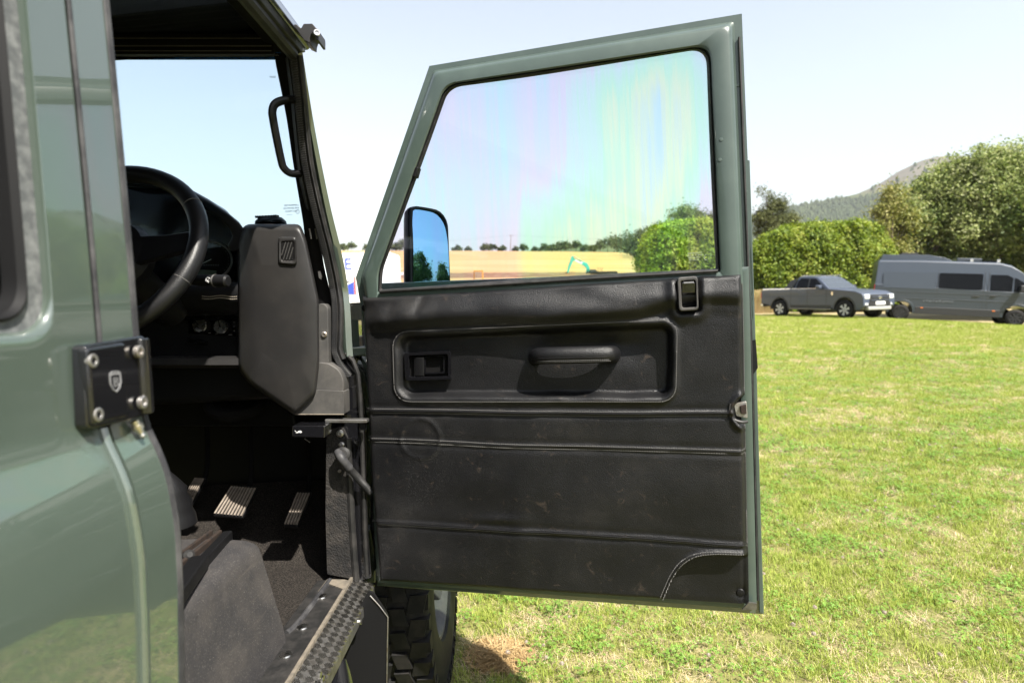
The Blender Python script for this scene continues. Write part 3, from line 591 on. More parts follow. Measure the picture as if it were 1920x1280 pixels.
# gear lever gaiter of creased leather beside the seat box
m = MB(); gc = onY(318, 985, 1.30)
prof = [(0.10, 0.0), (0.096, 0.02), (0.085, 0.035), (0.088, 0.05), (0.070, 0.07), (0.072, 0.082), (0.04, 0.105), (0.02, 0.118), (0.0, 0.12)]
m.lathe([(r * 0.55 if i < 8 else r, h) for i, (r, h) in enumerate(prof)], gc, (0, 0, 1), 24); m.build('gear_gaiter', M['leather_plain'], veh, angle=60)
def pedal(pxs, y, lean, nribs, name, label=None):
    pts = [onY(px, py, y) for px, py in pxs]; top = (pts[0] + pts[1]) / 2; bot = (pts[2] + pts[3]) / 2
    pts = [p + Vector((0, lean * (0.5 if i < 2 else -0.5), 0)) for i, p in enumerate(pts)]
    u = (pts[1] - pts[0]).normalized(); vv = (pts[3] - pts[0]).normalized(); n = u.cross(vv).normalized(); n = n if n.y < 0 else -n
    m = MB(); m.prism(pts, -n * 0.014); p = m.build(name, M['black_plastic'], veh, bevel=0.004)
    for k in range(nribs):
        t = (k + 0.5) / nribs; a = pts[0].lerp(pts[1], t); b = pts[3].lerp(pts[2], t); a, b = a.lerp(b, 0.06), b.lerp(a, 0.06); w = (pts[1] - pts[0]).length / nribs * 0.29
        m = MB(); m.obox((a + b) / 2 + n * 0.002, (b - a) / 2, u * w, n * 0.003); m.build('pedal_rib', M['pedal'], p)
    m = MB(); q = pts[0].lerp(pts[1], 0.55) - n * 0.016; m.tube(spline([q + Vector((0, 0.0, -0.02)), q + Vector((0.0, 0.03, 0.05)), q + Vector((-0.012, 0.07, 0.20)), q + Vector((-0.012, 0.10, 0.34))], 6), 0.007, 8); m.build('pedal_arm', M['headliner'], p)
    return p
M['pedal'] = mat('dusty_pedal_rubber', (0.12, 0.098, 0.078), 0.85, var=(0.20, 0.165, 0.135), vscale=50)
pedal([(427, 913), (475, 917), (462, 965), (407, 960)], 1.58, 0.05, 9, 'brake_pedal')
pedal([(551, 926), (577, 927), (565, 980), (539, 979)], 1.56, 0.06, 5, 'accelerator_pedal')
pedal([(358, 898), (376, 899), (368, 940), (346, 938)], 1.60, 0.05, 5, 'clutch_pedal')
m = MB(); m.prism([onY(x, y, 1.432) for x, y in rpoly([(612, 806), (640, 800), (650, 822), (656, 960), (664, 1086), (613, 1076), (610, 960)], [2, 6, 8, 2, 3, 3, 2], 3)], (0, 0.12, 0)); M['kick'] = mat('textured_kick_panel', (0.013, 0.0125, 0.0125), 0.7, spec=0.2, var=(0.034, 0.030, 0.027), vscale=30, bump=[('noise', 240, 0.9, 0.003)])
kick = m.build('kick_panel', M['kick'], veh, bevel=0.003)
m = MB(); m.box(-0.62, onY(612, 900, 1.44).x, 1.44, 1.83, -0.66, -0.2); 
m = MB(); m.box(onY(612, 900, 1.44).x - 0.002, onY(612, 900, 1.44).x + 0.05, 1.5, 1.83, -0.66, 0.05); m.build('footwell_side', M['kick'], veh)
post = MB().prism([onY(x, y, 1.448) for x, y in rpoly([(638, 660), (655, 668), (672, 690), (681, 740), (686, 800), (690, 1000), (697, 1082), (664, 1092), (652, 830), (640, 780)], [4, 10, 14, 14, 6, 6, 3, 3, 4, 4], 4)], (0, 0.06, 0)).build('door_post', M['gloss_black'], veh, bevel=0.003)
m = MB(); m.tube([onY(x, y, 1.436) for x, y in [(652, 822), (656, 900), (660, 980), (664, 1040), (668, 1088)]], 0.0085, 8); m.build('post_seal', M['rubber'], post)
m = MB(); m.tube([onY(x, y, 1.442) for x, y in [(648, 662), (662, 676), (671, 700), (675, 740), (678, 800), (681, 900), (684, 1000), (688, 1080)]], 0.0055, 8); m.build('post_lip', M['rubber'], post)
for px, py, r in ((648, 728, .005), (650, 745, .004), (638, 812, .009), (641, 833, .007), (637, 882, .004)):
    m = MB(); m.lathe([(0, 0), (r, 0), (r, 0.004), (r * .6, 0.006), (r * .4, 0.006), (r * .35, 0.003), (0, 0.003)], onY(px, py, 1.43), (0, -1, 0), 12); m.build('post_bolt', M['dull_steel'], post)
# check strap and its bracket
m = MB(); A, B = onY(612, 787.5, 1.39), onY(690, 788, 1.40); m.obox((A + B) / 2, (B - A) / 2, (0, 0.012, 0), (0, 0, 0.004)); m.build('check_strap', M['alloy'], veh, bevel=0.0015)
m = MB(); m.prism([onY(x, y, 1.40) for x, y in [(672, 794), (684, 794), (684, 806), (676, 806)]], (0, 0.02, 0)); m.build('strap_bracket', M['black_plastic'], veh)
# bonnet release lever with its car symbol
br = MB().prism([onY(x, y, 1.34) for x, y in rpoly([(547, 798), (609, 798), (609, 821), (547, 819)], 3)], (0, 0.05, 0)).build('bonnet_release', M['gloss_black'], veh, bevel=0.003)
m = MB(); c = onY(560, 809.5, 1.3385); k = 1.34 / 1120
m.prism([c + Vector((x * k, 0, z * k)) for x, z in [(-6, -1.5), (-5, 0), (-2, .6), (-.5, 2.2), (4, 2.2), (5.5, .2), (6, -1.5), (4.4, -1.5), (3.6, -2.6), (2.6, -1.5), (-2.4, -1.5), (-3.2, -2.6), (-4.2, -1.5)]], (0, 0.001, 0)); m.prism([c + Vector((x * k, 0, z * k)) for x, z in [(-6, 0.6), (-7.5, 3.0), (-6.8, 3.2), (-5, 0.9)]], (0, 0.001, 0)); m.build('car_symbol', M['white_print'], br)
m = MB(); m.tube([onY(571, 822, 1.36), onY(581, 829, 1.36)], 0.0012, 5); m.build('release_cable', M['dull_steel'], br)
# wiring connector to the door
cn = spline([onY(633, 846, 1.41), onY(640, 858, 1.395), onY(650, 872, 1.40), onY(657, 880, 1.405)], 5)
wc = MB().tube(cn, [0.009, 0.0105] + [0.0105] * (len(cn) - 4) + [0.009, 0.0085], 12).build('wiring_connector', M['rubber_grey'], veh)
m = MB(); c = onY(643, 852, 1.412); m.lathe([(0.018, 0), (0.018, 0.008), (0.012, 0.012), (0, 0.012)], c, (0.1, -1, 0.3), 16); m.build('connector_collar', M['rubber'], wc)
cv = spline([cn[-1], onY(668, 892, 1.41), onY(680, 906, 1.42), onY(694, 922, 1.44)], 14); m = MB(); m.tube(cv, [0.0095 if i % 2 else 0.0075 for i in range(len(cv))], 10); m.build('convoluted_sleeve', M['rubber'], wc)

# ---- sill, tread plate and rivets
Y0, Y1 = 0.60, 1.455
m = MB(); m.box(-0.515, -0.428, Y0, Y1 - .01, -0.71, -0.628); sill = m.build('door_sill', M['rubber'], veh, bevel=0.003)
for px, py in ((603, 1118), (567, 1175), (536, 1227)):
    m = MB(); c = onZ(px, py, -0.628); m.lathe([(0.0125, 0), (0.0115, 0.0022), (0.006, 0.0035), (0, 0.0038)], c, (0, 0, 1), 16); m.build('sill_rivet', M['steel'], sill)
m = MB(); m.prism([onZ(x, y, -0.6255) for x, y in [(618, 1079), (656, 1088), (645, 1104), (612, 1092), (600, 1112), (596, 1108)]], (0, 0, -0.003)); m.build('sill_dust', M['dust'], sill)
a0, a1 = (-0.428, -0.624), (-0.376, -0.652); dxz = Vector((a1[0] - a0[0], 0, a1[1] - a0[1])); nn = Vector((-dxz.z, 0, dxz.x)).normalized(); nn = nn if nn.z > 0 else -nn
m = MB(); m.prism([Vector((a0[0], Y0, a0[1])), Vector((a1[0], Y0, a1[1])), Vector((a1[0], Y0, -0.676)), Vector((a0[0], Y0, -0.676))], (0, Y1 - Y0, 0)); tp = m.build('tread_plate', M['alloy'], veh, bevel=0.004)
m = MB(); m.obox((a0[0] + 0.002, (Y0 + Y1) / 2, a0[1] + 0.001), (0.0035, 0, 0), (0, (Y1 - Y0) / 2 - .002, 0), (0, 0, 0.004)); m.build('dusty_lip', M['dust'], tp)
m = MB(); u = dxz.normalized(); yv = Vector((0, 1, 0)); k = 0
for j in range(int((Y1 - Y0) / 0.019)):
    for i in range(3):
        c = Vector((a0[0], 0, a0[1])) + u * (0.011 + i * 0.0195) + yv * (Y0 + 0.012 + j * 0.019); al = (1 if (i + j) % 2 else -1) * R_(45)
        d1 = u * math.cos(al) + yv * math.sin(al); d2 = -u * math.sin(al) + yv * math.cos(al)
        for q in range(-2, 3): m.obox(c + d2 * q * 0.0036 + nn * 0.0006, d1 * (0.0070 - abs(q) * 0.0008), d2 * 0.0008, nn * 0.0014)
tag(m.build('tread_bar', M['steel'], tp), kind='stuff')
for px, py in ((675, 1165), (603, 1272), (598, 1265)):
    m = MB(); m.lathe([(0.006, 0), (0.006, 0.004), (0, 0.005)], onX(px, py, -0.375), (1, 0, 0), 10); m.build('plate_bolt', M['steel'], tp)
# mud flap, side step, rock slider
m = MB(); fl = [onY(x, y, 1.34) for x, y in rpoly([(690, 1108), (700, 1112), (728, 1155), (727, 1300), (640, 1300), (650, 1180)], [4, 10, 10, 0, 0, 4], 4)]; m.prism(fl, (0, 0.008, 0)); fp = m.build('mud_flap', M['flap'], veh)
m = MB(); m.tube([onY(x, y, 1.338) for x, y in [(694, 1116), (712, 1136), (727, 1156), (726, 1210), (725, 1290)]], 0.0013, 5); m.build('flap_edge', M['dull_steel'], fp)
m = MB(); m.tube([Vector((-0.37, 0.35, -0.77)), Vector((-0.37, 1.0, -0.77)), Vector((-0.378, 1.12, -0.755)), Vector((-0.41, 1.20, -0.71))], [0.042, 0.042, 0.042, 0.036], 16); stp = m.build('side_step', M['gloss_black'], veh)
m = MB(); m.box(-0.42, -0.325, 0.40, 0.97, -0.728, -0.712); m.build('step_tread', M['rubber_grey'], stp, bevel=0.005)

# ---- front wing, bonnet, wheels (mostly hidden by the door)
YA = 1.93
def arch(yc, zc, r, a0, a1, n=14): return [(yc + r * math.cos(a), zc + r * math.sin(a)) for a in np.linspace(a0, a1, n)]
wzc = (W2V @ Vector((0, 0, 0))).z
WHEEL_Z = None
for gx, gy in ((-0.35, YA),):
    lo = V2W @ Vector((gx, gy, -1.0)); WHEEL_Z = -1.0 - lo.z / wU.z      # V-height of the ground below the wheel
RT = 0.40; wzc = WHEEL_Z + RT - 0.012
wp = [(1.52, -0.66), (1.52, -0.03), (2.62, -0.08), (2.66, -0.30), (2.66, -0.62), (YA + 0.49, -0.62)] + arch(YA, wzc + 0.02, 0.49, 0.55, math.pi - 0.55) + [(YA - 0.40, -0.66)]
m = MB(); m.prism([Vector((-0.345, y, z)) for y, z in wp], (-0.03, 0, 0)); wing = m.build('front_wing', M['paint'], veh, bevel=0.006)
m = MB(); m.box(-0.62, -0.35, 1.50, 2.62, -0.085, -0.06); m.build('wing_top', M['paint'], wing, bevel=0.006)
m = MB(); m.loft([[Vector((x, y, z)) for x, z in ((-0.64, -.10), (-0.64, zc - .02), (-0.80, zc), (-1.64, zc), (-1.80, zc - .02), (-1.80, -.10))] for y, zc in ((1.84, 0.04), (2.3, 0.02), (2.66, -0.03))]); m.build('bonnet', M['paint'], veh, bevel=0.008)
m = MB(); m.box(-2.05, -0.36, 2.64, 2.68, -0.62, -0.06); m.build('grille_panel', M['paint'], veh)
m = MB(); m.prism([onY(x, y, 1.525) for x, y in [(676, 660), (700, 664), (704, 1092), (686, 1092)]], (0, 0.02, 0)); m.build('door_jamb', M['paint'], veh, bevel=0.003)
m = MB(); m.prism([onY(x, y, 1.55) for x, y in [(640, 600), (672, 600), (676, 700), (640, 690)]], (0, 0.03, 0)); m.build('scuttle_side', M['paint'], veh)
def wheel_meshes(cx, cy, cz, side, tyre_w=0.255, rt=0.40):
    r = rt; w = tyre_w / 2
    m = MB(); prof = [(0.215, -w * .8), (0.225, -w * .95), (0.29, -w * 1.0), (0.355, -w * .97), (0.378, -w * .86), (0.388, -w * .7), (0.388, w * .7), (0.378, w * .86), (0.355, w * .97), (0.29, w), (0.225, w * .95), (0.215, w * .8)]
    m.lathe([(a * r / 0.4, b) for a, b in prof], (cx, cy, cz), (side, 0, 0), 64, False); return m
for (cx, cy, sd_) in ((-0.392, YA, 1), (-0.392, -0.86, 1), (-1.95, YA, -1), (-1.95, -0.86, -1)):
    wr_ = MB().lathe([(0.0, -0.03), (0.06, -0.03), (0.06, 0.05), (0.045, 0.06), (0, 0.06)], (cx, cy, wzc), (sd_, 0, 0), 20).build('wheel', M['black_plastic'], veh)
    wheel_meshes(cx, cy, wzc, sd_).build('tyre', M['tyre'], wr_, angle=50)
    m = MB()
    for k in range(40):
        a = 2 * math.pi * k / 40
        for j, (xo, wd) in enumerate(((-0.100, 0.022), (-0.052, 0.020), (0.0, 0.020), (0.052, 0.020), (0.100, 0.022))):
            b = a + (0.5 if j % 2 else 0) * 2 * math.pi / 40; d = Vector((0, math.cos(b), math.sin(b))); tn = Vector((0.25 if j % 2 else -0.25, -math.sin(b), math.cos(b)))
            rr = 0.390 if j in (1, 2, 3) else 0.386
            m.obox(Vector((cx + xo, cy, wzc)) + d * rr, (wd, 0, 0), tn * 0.0225, d * 0.009)
        d = Vector((0, math.cos(a), math.sin(a))); m.obox(Vector((cx + sd_ * 0.1225, cy, wzc)) + d * 0.362, (0.006, 0, 0), Vector((0, -d.z, d.y)) * (0.02 if k % 2 else 0.014), d * 0.018)
    tag(m.build('tread_block', M['tyre'], wr_), kind='stuff')
    m = MB(); m.lathe([(0.214, -0.10), (0.205, -0.09), (0.195, 0.02), (0.200, 0.085), (0.216, 0.10), (0.226, 0.105), (0.226, 0.112), (0.212, 0.112), (0.196, 0.092), (0.186, 0.02), (0.19, -0.1)], (cx, cy, wzc), (sd_, 0, 0), 48, False); m.build('rim', M['rim_silver'], wr_, angle=50)
    for k in range(5):
        a = 2 * math.pi * k / 5 + 0.5; d = Vector((0, math.cos(a), math.sin(a))); tn = Vector((0, -math.sin(a), math.cos(a)))
        m = MB(); m.loft([[Vector((cx + sd_ * xo, cy, wzc)) + d * r + tn * w_ * i + Vector((sd_, 0, 0)) * 0.012 * j for i, j in ((-1, -1), (1, -1), (1, 1), (-1, 1))] for r, w_, xo in ((0.045, 0.034, 0.05), (0.12, 0.036, 0.055), (0.205, 0.052, 0.085))]); m.build('rim_spoke', M['rim_silver'], wr_, bevel=0.006)

# ---- hinge of the rear door on the pillar
hx = -0.384
hf = lambda px, py, off=0.0: onX(px, py, hx + off)
hp = rpoly([(158, 646), (268, 629), (274, 634), (282, 770), (278, 777), (238, 789), (172, 803), (164, 798)], [10, 5, 6, 6, 6, 10, 12, 8], 4)
m = MB(); m.prism([hf(*p) for p in hp], (-0.0125, 0, 0)); hg = m.build('door_hinge', M['gloss_black'], veh, bevel=0.0035, seg=3)
m = MB(); m.prism([hf(*p, 0.004) for p in rpoly([(164, 652), (236, 641), (243, 780), (175, 796)], 8)], (-0.010, 0, 0)); m.build('hinge_leaf', M['gloss_black'], hg, bevel=0.003, seg=3)
m = MB(); A, B = hf(262, 634, -0.003), hf(272, 775, -0.003); m.tube([A, B], 0.0085, 14); m.build('hinge_knuckle', M['gloss_black'], hg, bevel=0.002)
for px, py, off in ((174, 676, 0.0035), (262, 659, 0.0052), (184, 777, 0.0035), (269, 754, 0.0052)):
    c = hf(px, py, off); m = MB(); m.lathe([(0.0064, -0.003), (0.0064, 0.0008), (0.0056, 0.0014), (0.0034, 0.0014), (0.0030, -0.0006), (0, -0.0006)], c, (1, 0, 0), 20); m.build('hinge_bolt', M['dull_steel'], hg)
ec = hf(217, 714, 0.0046); ux, uz = Vector((0, 1, 0)), Vector((0, 0, 1))
sh = [(-0.0085, 0.0085), (-0.004, 0.0105), (0.004, 0.0105), (0.0085, 0.0085), (0.0088, -0.002), (0.006, -0.008), (0, -0.012), (-0.006, -0.008), (-0.0088, -0.002)]
shl = [(a * 0.9, b * 0.9) for a, b in sh]; shi = [(a * 0.79, b * 0.80) for a, b in sh]
m = MB(); m.ring(shl, shi, [(0, -0.0006), (0, 0.0003), (1, 0.0003), (1, -0.0006)], lambda a, b, o: ec + ux * a + uz * b + Vector((o, 0, 0))); m.build('emblem_shield', M['silver_print'], hg)
m = MB()
for k in range(7): m.obox(ec + ux * (-0.0054 + k * 0.0018) + uz * (0.0070 - abs(k - 3) * 0.0002) + Vector((0.0002, 0, 0)), ux * 0.0005, uz * 0.0008, (0.0003, 0, 0))
tag(m.build('emblem_bars', M['silver_print'], hg), kind='stuff')
for o_ in (0.0, 0.00025, -0.00025):
    text('emblem_letter', 'B', 0.0135, ec + Vector((0.0002, o_, -0.0014)), ux, uz, M['silver_print'], hg, 0.0002)
m = MB(); A = onX(254, 792, hx - 0.004); d = Vector((0.25, 0.30, -1)).normalized(); m.lathe([(0.004, -0.002), (0.004, 0.003), (0.0056, 0.003), (0.0056, 0.0075), (0.0036, 0.0082), (0.0036, 0.0115), (0.0022, 0.0122), (0.003, 0.0155), (0.0015, 0.017), (0, 0.017)], A, d, 12); m.build('grease_nipple', M['brass'], hg)
m = MB(); m.prism([hf(*p, -0.012) for p in rpoly([(160, 800), (262, 785), (268, 806), (236, 826), (190, 832), (160, 820)], 6)], (-0.02, 0, 0)); m.build('hinge_shadow_plate', M['rubber'], hg)  # black plate standing in for the shadow below the hinge

# ---- the open door
do_ = [(681, 545), (1404, 500), (1419, 1133), (1412, 1141), (709, 1091)]; di_ = [(698, 562), (1385, 516), (1396, 1118), (1392, 1122), (716, 1074)]
O, I = ring_pairs(do_, di_, [4, 4, 6, 6, 6], 6)
door = MB().ring(O, I, [(0, -0.057), (0, -0.030), (0.25, -0.028), (0.8, -0.028), (1.0, -0.030), (1.0, -0.05)], lambda a, b, o: D(a, b, o)).build('driver_door', M['paint_in'], veh, angle=40)
m = MB(); m.prism([D(px, py, -0.046) for px, py in [(686, 556), (1390, 512), (1400, 1122), (712, 1078)]], -DN * 0.004); m.build('inner_skin', M['paint_in'], door)
m = MB(); m.prism([D(px, py, -0.050) for px, py in [(678, 532), (1412, 505), (1433, 1152), (706, 1098)]], -DN * 0.02); m.build('outer_skin', M['paint'], door, bevel=0.003)
m = MB(); m.prism([D(px, py, -0.044) for px, py in [(1398, 300), (1406, 300), (1419, 700), (1432, 1148), (1424, 1149), (1412, 700)]], -DN * 0.01); m.build('door_flange', M['paint_in'], door, bevel=0.0015)
m = MB(); m.tube([D(px, py, -0.040) for px, py in [(1386, 70), (1393, 250), (1402, 480), (1408, 640), (1413, 800), (1418, 1000), (1421, 1125)]], 0.0026, 6); m.build('flange_sealant', M['rubber'], door)
fo = [(805, 124), (1391, 26), (1412, 545), (1412, 600), (684, 620), (667, 520)]
fi = [(836, 160), (1330, 86), (1349, 505), (1348, 508), (709, 547), (711, 508)]
O, I = ring_pairs(fo, fi, [26, 34, 2, 2, 4, 14], 8)
dfn = lambda px, py, off: D(px, py, off)
m = MB(); m.ring(O, I, [(0, -0.062), (0, -0.044), (0.24, -0.044), (0.27, -0.038), (0.31, -0.018), (0.36, -0.009), (0.45, -0.006), (0.90, -0.006), (0.97, -0.009), (1.0, -0.016), (1.0, -0.045)], dfn); wf = m.build('window_frame', M['paint_in'], door, angle=40)
gc_ = Vector((1040, 330)); shr = lambda L, k: [(x + (gc_.x - x) / max(1, math.hypot(gc_.x - x, gc_.y - y)) * k, y + (gc_.y - y) / max(1, math.hypot(gc_.x - x, gc_.y - y)) * k) for x, y in L]
I2 = shr(I, 8)
m = MB(); m.ring(I, I2, [(-0.1, -0.03), (0, -0.015), (0.3, -0.012), (0.8, -0.018), (1.0, -0.026), (1.0, -0.034)], dfn); m.build('window_seal', M['rubber'], door, angle=60)
m = MB(); m.prism([D(px, py, -0.028) for px, py in shr(I, 2)], -DN * 0.004); gl = m.build('window_glass', M['side_glass'], door)
M['etch'] = mat('pale_etching', (0.22, 0.26, 0.18), 0.8)
for k, l in enumerate(['TOUGHENED', 'SAFETY GLASS', '43R-001085', 'BS AU178']):
    text('glass_marking', l, 0.0048, D(1305 - (2 if k < 2 else 4), 474.5 + k * 4.2, -0.0275), -DT, (0, 0, 1), M['etch'], door, 0.0001)
m = MB(); c = D(1325, 482.5, -0.0275); m.tube([c + DT * 0.0055 * math.cos(a) + Vector((0, 0, 0.0055 * math.sin(a))) for a in np.linspace(0, 2 * math.pi, 18, endpoint=False)], 0.0005, 4, closed=True); m.build('glass_mark_ring', M['etch'], door)
m = MB(); m.prism([D(px, py, -0.008) for px, py in [(771, 314), (784, 313), (779, 332), (766, 332)]], -DN * 0.02); m.build('window_clip', M['black_plastic'], door, bevel=0.002)
m = MB(); m.tube([D(px, py, -0.003) for px, py in [(712, 547), (900, 535.5), (1100, 523), (1346, 508)]], 0.0038, 8); m.build('waist_seal', M['rubber'], door)

# trim panel: one leather-covered sheet whose relief is a height field
TL, TR, BR, BL = (672, 554), (1394, 509), (1407, 1141), (705, 1094)
NU, NV = 250, 215
U, Vv = np.meshgrid(np.linspace(0, 1, NU), np.linspace(0, 1, NV))
PX = (TL[0] * (1 - U) + TR[0] * U) * (1 - Vv) + (BL[0] * (1 - U) + BR[0] * U) * Vv
PY = (TL[1] * (1 - U) + TR[1] * U) * (1 - Vv) + (BL[1] * (1 - U) + BR[1] * U) * Vv
# bow the left edge (it runs nearly straight down before kicking in) and round the corners
lx = np.interp(PY, [553, 600, 760, 900, 980, 1091], [672, 676, 684, 690, 697, 706]); lx0 = TL[0] + (BL[0] - TL[0]) * (PY - TL[1]) / (BL[1] - TL[1]); PX = PX + (lx - lx0) * (1 - U)
def rrect_sdf(px, py, corners, r):
    """signed distance to a convex quad with rounded corners (pixels)"""
    d = np.full(px.shape, -1e9); n = len(corners)
    dd = []
    for i in range(n):
        a, b = np.array(corners[i], float), np.array(corners[(i + 1) % n], float); e = b - a; L = np.hypot(*e); nx_, ny_ = e[1] / L, -e[0] / L
        dd.append((px - a[0]) * nx_ + (py - a[1]) * ny_ + r)
    dd = np.array(dd); pos = np.maximum(dd, 0)
    # two largest orthogonal-ish distances form the rounded corner
    srt = np.sort(pos, axis=0); out = np.hypot(srt[-1], srt[-2]); inn = np.max(dd, axis=0)
    return np.where(inn > 0, out, inn) - r
edge = -rrect_sdf(PX, PY, [TL, TR, BR, BL], 0.0)
eL, eT, eR, eB = (PX - lx), None, None, None
wv = lambda sx, sy, seed: np.vectorize(lambda a, b: mnoise.noise(Vector((a * sx, b * sy, seed))))(PX, PY)
n1, n2, n3 = wv(.006, .009, 1.3), wv(.02, .02, 5.1), wv(.013, .035, 9.7)
H = 0.013 + 0.0022 * n1 + 0.0008 * n2
topy = TL[1] + (TR[1] - TL[1]) * (PX - TL[0]) / (TR[0] - TL[0])
dy = PY - topy
brk = np.interp(PX, [672, 720, 760, 1020, 1120, 1200, 1260, 1320, 1394], [52, 50, 50, 58, 60, 56, 44, 40, 46]) + 4 * n1
H += 0.020 * sm(0, 1, dy / (brk * 0.92)) * (1 - sm(0.95, 1.45, dy / brk)) * sm(676, 730, PX) * (1 - 0.55 * sm(1180, 1290, PX))
H -= 0.004 * np.exp(-((PX - 730 - 0.1 * dy) / 16) ** 2) * sm(8, 30, dy) * (1 - sm(40, 75, dy)) + 0.0028 * np.exp(-((PX - 795 + 0.25 * dy) / 9) ** 2) * (1 - sm(30, 60, dy))
H += 0.0035 * n3 * (1 - sm(60, 95, dy))
# deep hand pocket with a stitched lip
pk = rrect_sdf(PX, PY, [(743, 627), (1265, 604), (1262, 748), (747, 747)], 26)
warp = pk + 1.8 * n2
H -= 0.024 * (1 - sm(-13, -2, warp)); H += 0.0050 * np.exp(-((warp - 3) / 5.5) ** 2)
H -= 0.010 * (1 - sm(-42, -8, warp)) * sm(900, 1100, PX) * (1 - sm(1160, 1240, PX)) * (1 - sm(640, 700, PY))
# seams
def seam(y_pts, amp, fold):
    global H
    ys = np.interp(PX, [p[0] for p in y_pts], [p[1] for p in y_pts]) + 1.4 * n1
    q = PY - ys
    H += amp * np.exp(-(q / 3.2) ** 2) - fold * np.exp(-((q - 7) / 5.5) ** 2) - fold * 0.5 * np.exp(-((q + 7) / 6) ** 2)
S1 = [(680, 768), (860, 770), (1000, 773), (1200, 774), (1366, 773)]; S2 = [(684, 824), (800, 827), (980, 836), (1200, 841), (1400, 847)]; S3 = [(692, 977), (860, 987), (1050, 997), (1250, 1010), (1402, 1022)]
seam(S1, 0.0036, 0.0021); seam(S2, 0.0027, 0.0020); seam(S3, 0.0032, 0.0020)
rr = np.hypot(PX - 788, PY - 822); H += 0.0022 * np.exp(-((rr - 37) / 4.5) ** 2) * np.clip(1.2 - np.abs(PY - 822) / 60 + 0.6 * (PX > 788), 0, 1)
for cx_, cy_, rx, ry, am in ((975, 1005, 26, 150, 0.0035), (935, 972, 40, 8, 0.0035), (880, 900, 120, 30, 0.002), (1150, 930, 150, 40, 0.003), (850, 1060, 90, 30, 0.002)):
    H += am * np.exp(-((PX - cx_) / rx) ** 2 - ((PY - cy_) / ry) ** 2)
# map pocket at the lower rear corner
cur = np.interp(PX, [1236, 1246, 1258, 1272, 1288, 1310, 1340, 1372, 1406], [1150, 1118, 1088, 1066, 1051, 1043, 1040, 1041, 1044])
ins = sm(-3, 5, PY - cur) * sm(1238, 1246, PX + (PY - 1100) * 0.0)
H -= 0.020 * ins; H += 0.0045 * np.exp(-((PY - cur + 4) / 5) ** 2) * sm(1236, 1250, PX)
# latch notch
nd = np.hypot((PX - 1404) / 1.0, (PY - 771) * 0.95); H -= 0.030 * (1 - sm(22, 30, nd))
H += 0.006 * np.exp(-((nd - 33) / 5) ** 2)
# lock surround and screw caps sit in dimples
H -= 0.006 * (1 - sm(-4, 6, rrect_sdf(PX, PY, [(1268, 517), (1311, 515), (1312, 584), (1271, 586)], 6))); H += 0.006 * np.exp(-(rrect_sdf(PX, PY, [(1268, 517), (1311, 515), (1312, 584), (1271, 586)], 6) / 10 - .8) ** 2)
H -= 0.005 * np.exp(-((PX - 1391) ** 2 + (PY - 1120) ** 2) / 200); H -= 0.004 * np.exp(-((PX - 677) ** 2 + (PY - 577) ** 2) / 150)
H -= 0.003 * np.exp(-((PX - 1393 - (PY - 800) * 0.012) / 3.0) ** 2) * sm(600, 640, PY)
# rolled edges
corner = np.maximum(0, 16 - np.hypot(np.maximum(0, PX - (1394 + (PY - 509) * .019 - 22)), np.maximum(0, topy + 22 - PY)))
ed = np.minimum.reduce([PX - lx, (1394 + (PY - 509) * 0.0191) - PX, dy, (1094 + (PX - 705) * 0.0669) - PY])
H -= (0.013 + np.clip(H, 0, 0.03) * 0.6) * (1 - sm(0, 13, ed)) ** 2 * (1 - 0.9 * ins)
dirs = np.stack([np.array(rv(a, b)) for a, b in zip(PX.ravel(), PY.ravel())])
dn = np.array(DN); den = dirs @ dn; base = float(DN.dot(_pl))
pts = dirs * ((base + 0.0 * H.ravel()) / den)[:, None] + dn[None] * (H.ravel() - 0.012)[:, None]
xf = np.array(ROOT[veh.name]); pts = pts @ xf[:3, :3].T + xf[:3, 3]
ii = (np.arange(NV - 1)[:, None] * NU + np.arange(NU - 1)[None]).ravel()
trim = np_mesh('trim_panel', pts, np.stack([ii, ii + NU, ii + NU + 1, ii + 1], 1), M['leather'], door, smooth=True)
def hgt(px, py):
    k = np.argmin((PX - px) ** 2 + (PY - py) ** 2); return float(H.ravel()[k]) - 0.012
def on_trim(px, py, up=0.0): return D(px, py, 0.0) + DN * (hgt(px, py) + up)
# stitching: real thread along the seams
m = MB()
def st_line(pts2, off=(0, 0), pitch=0.0050, smooth=True):
    q = [Vector((a + off[0], b + off[1], 0)) for a, b in pts2]; q = spline(q, 12) if smooth else [p.lerp(r_, k / 24) for p, r_ in zip(q[:-1], q[1:]) for k in range(24)]
    stitches(m, [on_trim(p.x, p.y, 0.0006) for p in q], pitch, 0.0034, 0.0013, DN)
st_line(S1, (0, -2.5)); st_line(S1, (0, 5.5)); st_line(S2, (0, 4)); st_line(S2, (0, -3)); st_line(S3, (0, 4.5))
loop_ = rpoly([(738, 622), (1270, 599), (1267, 752), (742, 752)], 32, 8); st_line(loop_ + [loop_[0]], smooth=False)
st_line([(1241, 1128), (1250, 1106), (1262, 1080), (1276, 1060), (1292, 1047), (1312, 1039), (1345, 1036), (1396, 1038)], (-5, -3))
st_line([(1241, 1128), (1250, 1106), (1262, 1080), (1276, 1060), (1292, 1047), (1312, 1039), (1345, 1036), (1396, 1038)], (0, 0))
st_line([(1394, 530), (1397, 640), (1398, 745)]); st_line([(1399, 800), (1401, 900), (1403, 1030)])
tag(m.build('trim_stitching', M['stitch'], door), kind='stuff')
for sl, nm in ((S1, 0.0018), (S3, 0.0013)):
    m = MB(); q = spline([(a, b, 0) for a, b in sl], 10); m.tube([on_trim(p.x, p.y + 1, 0.0008) for p in q], nm, 6); m.build('seam_piping', M['leather_plain'], door)
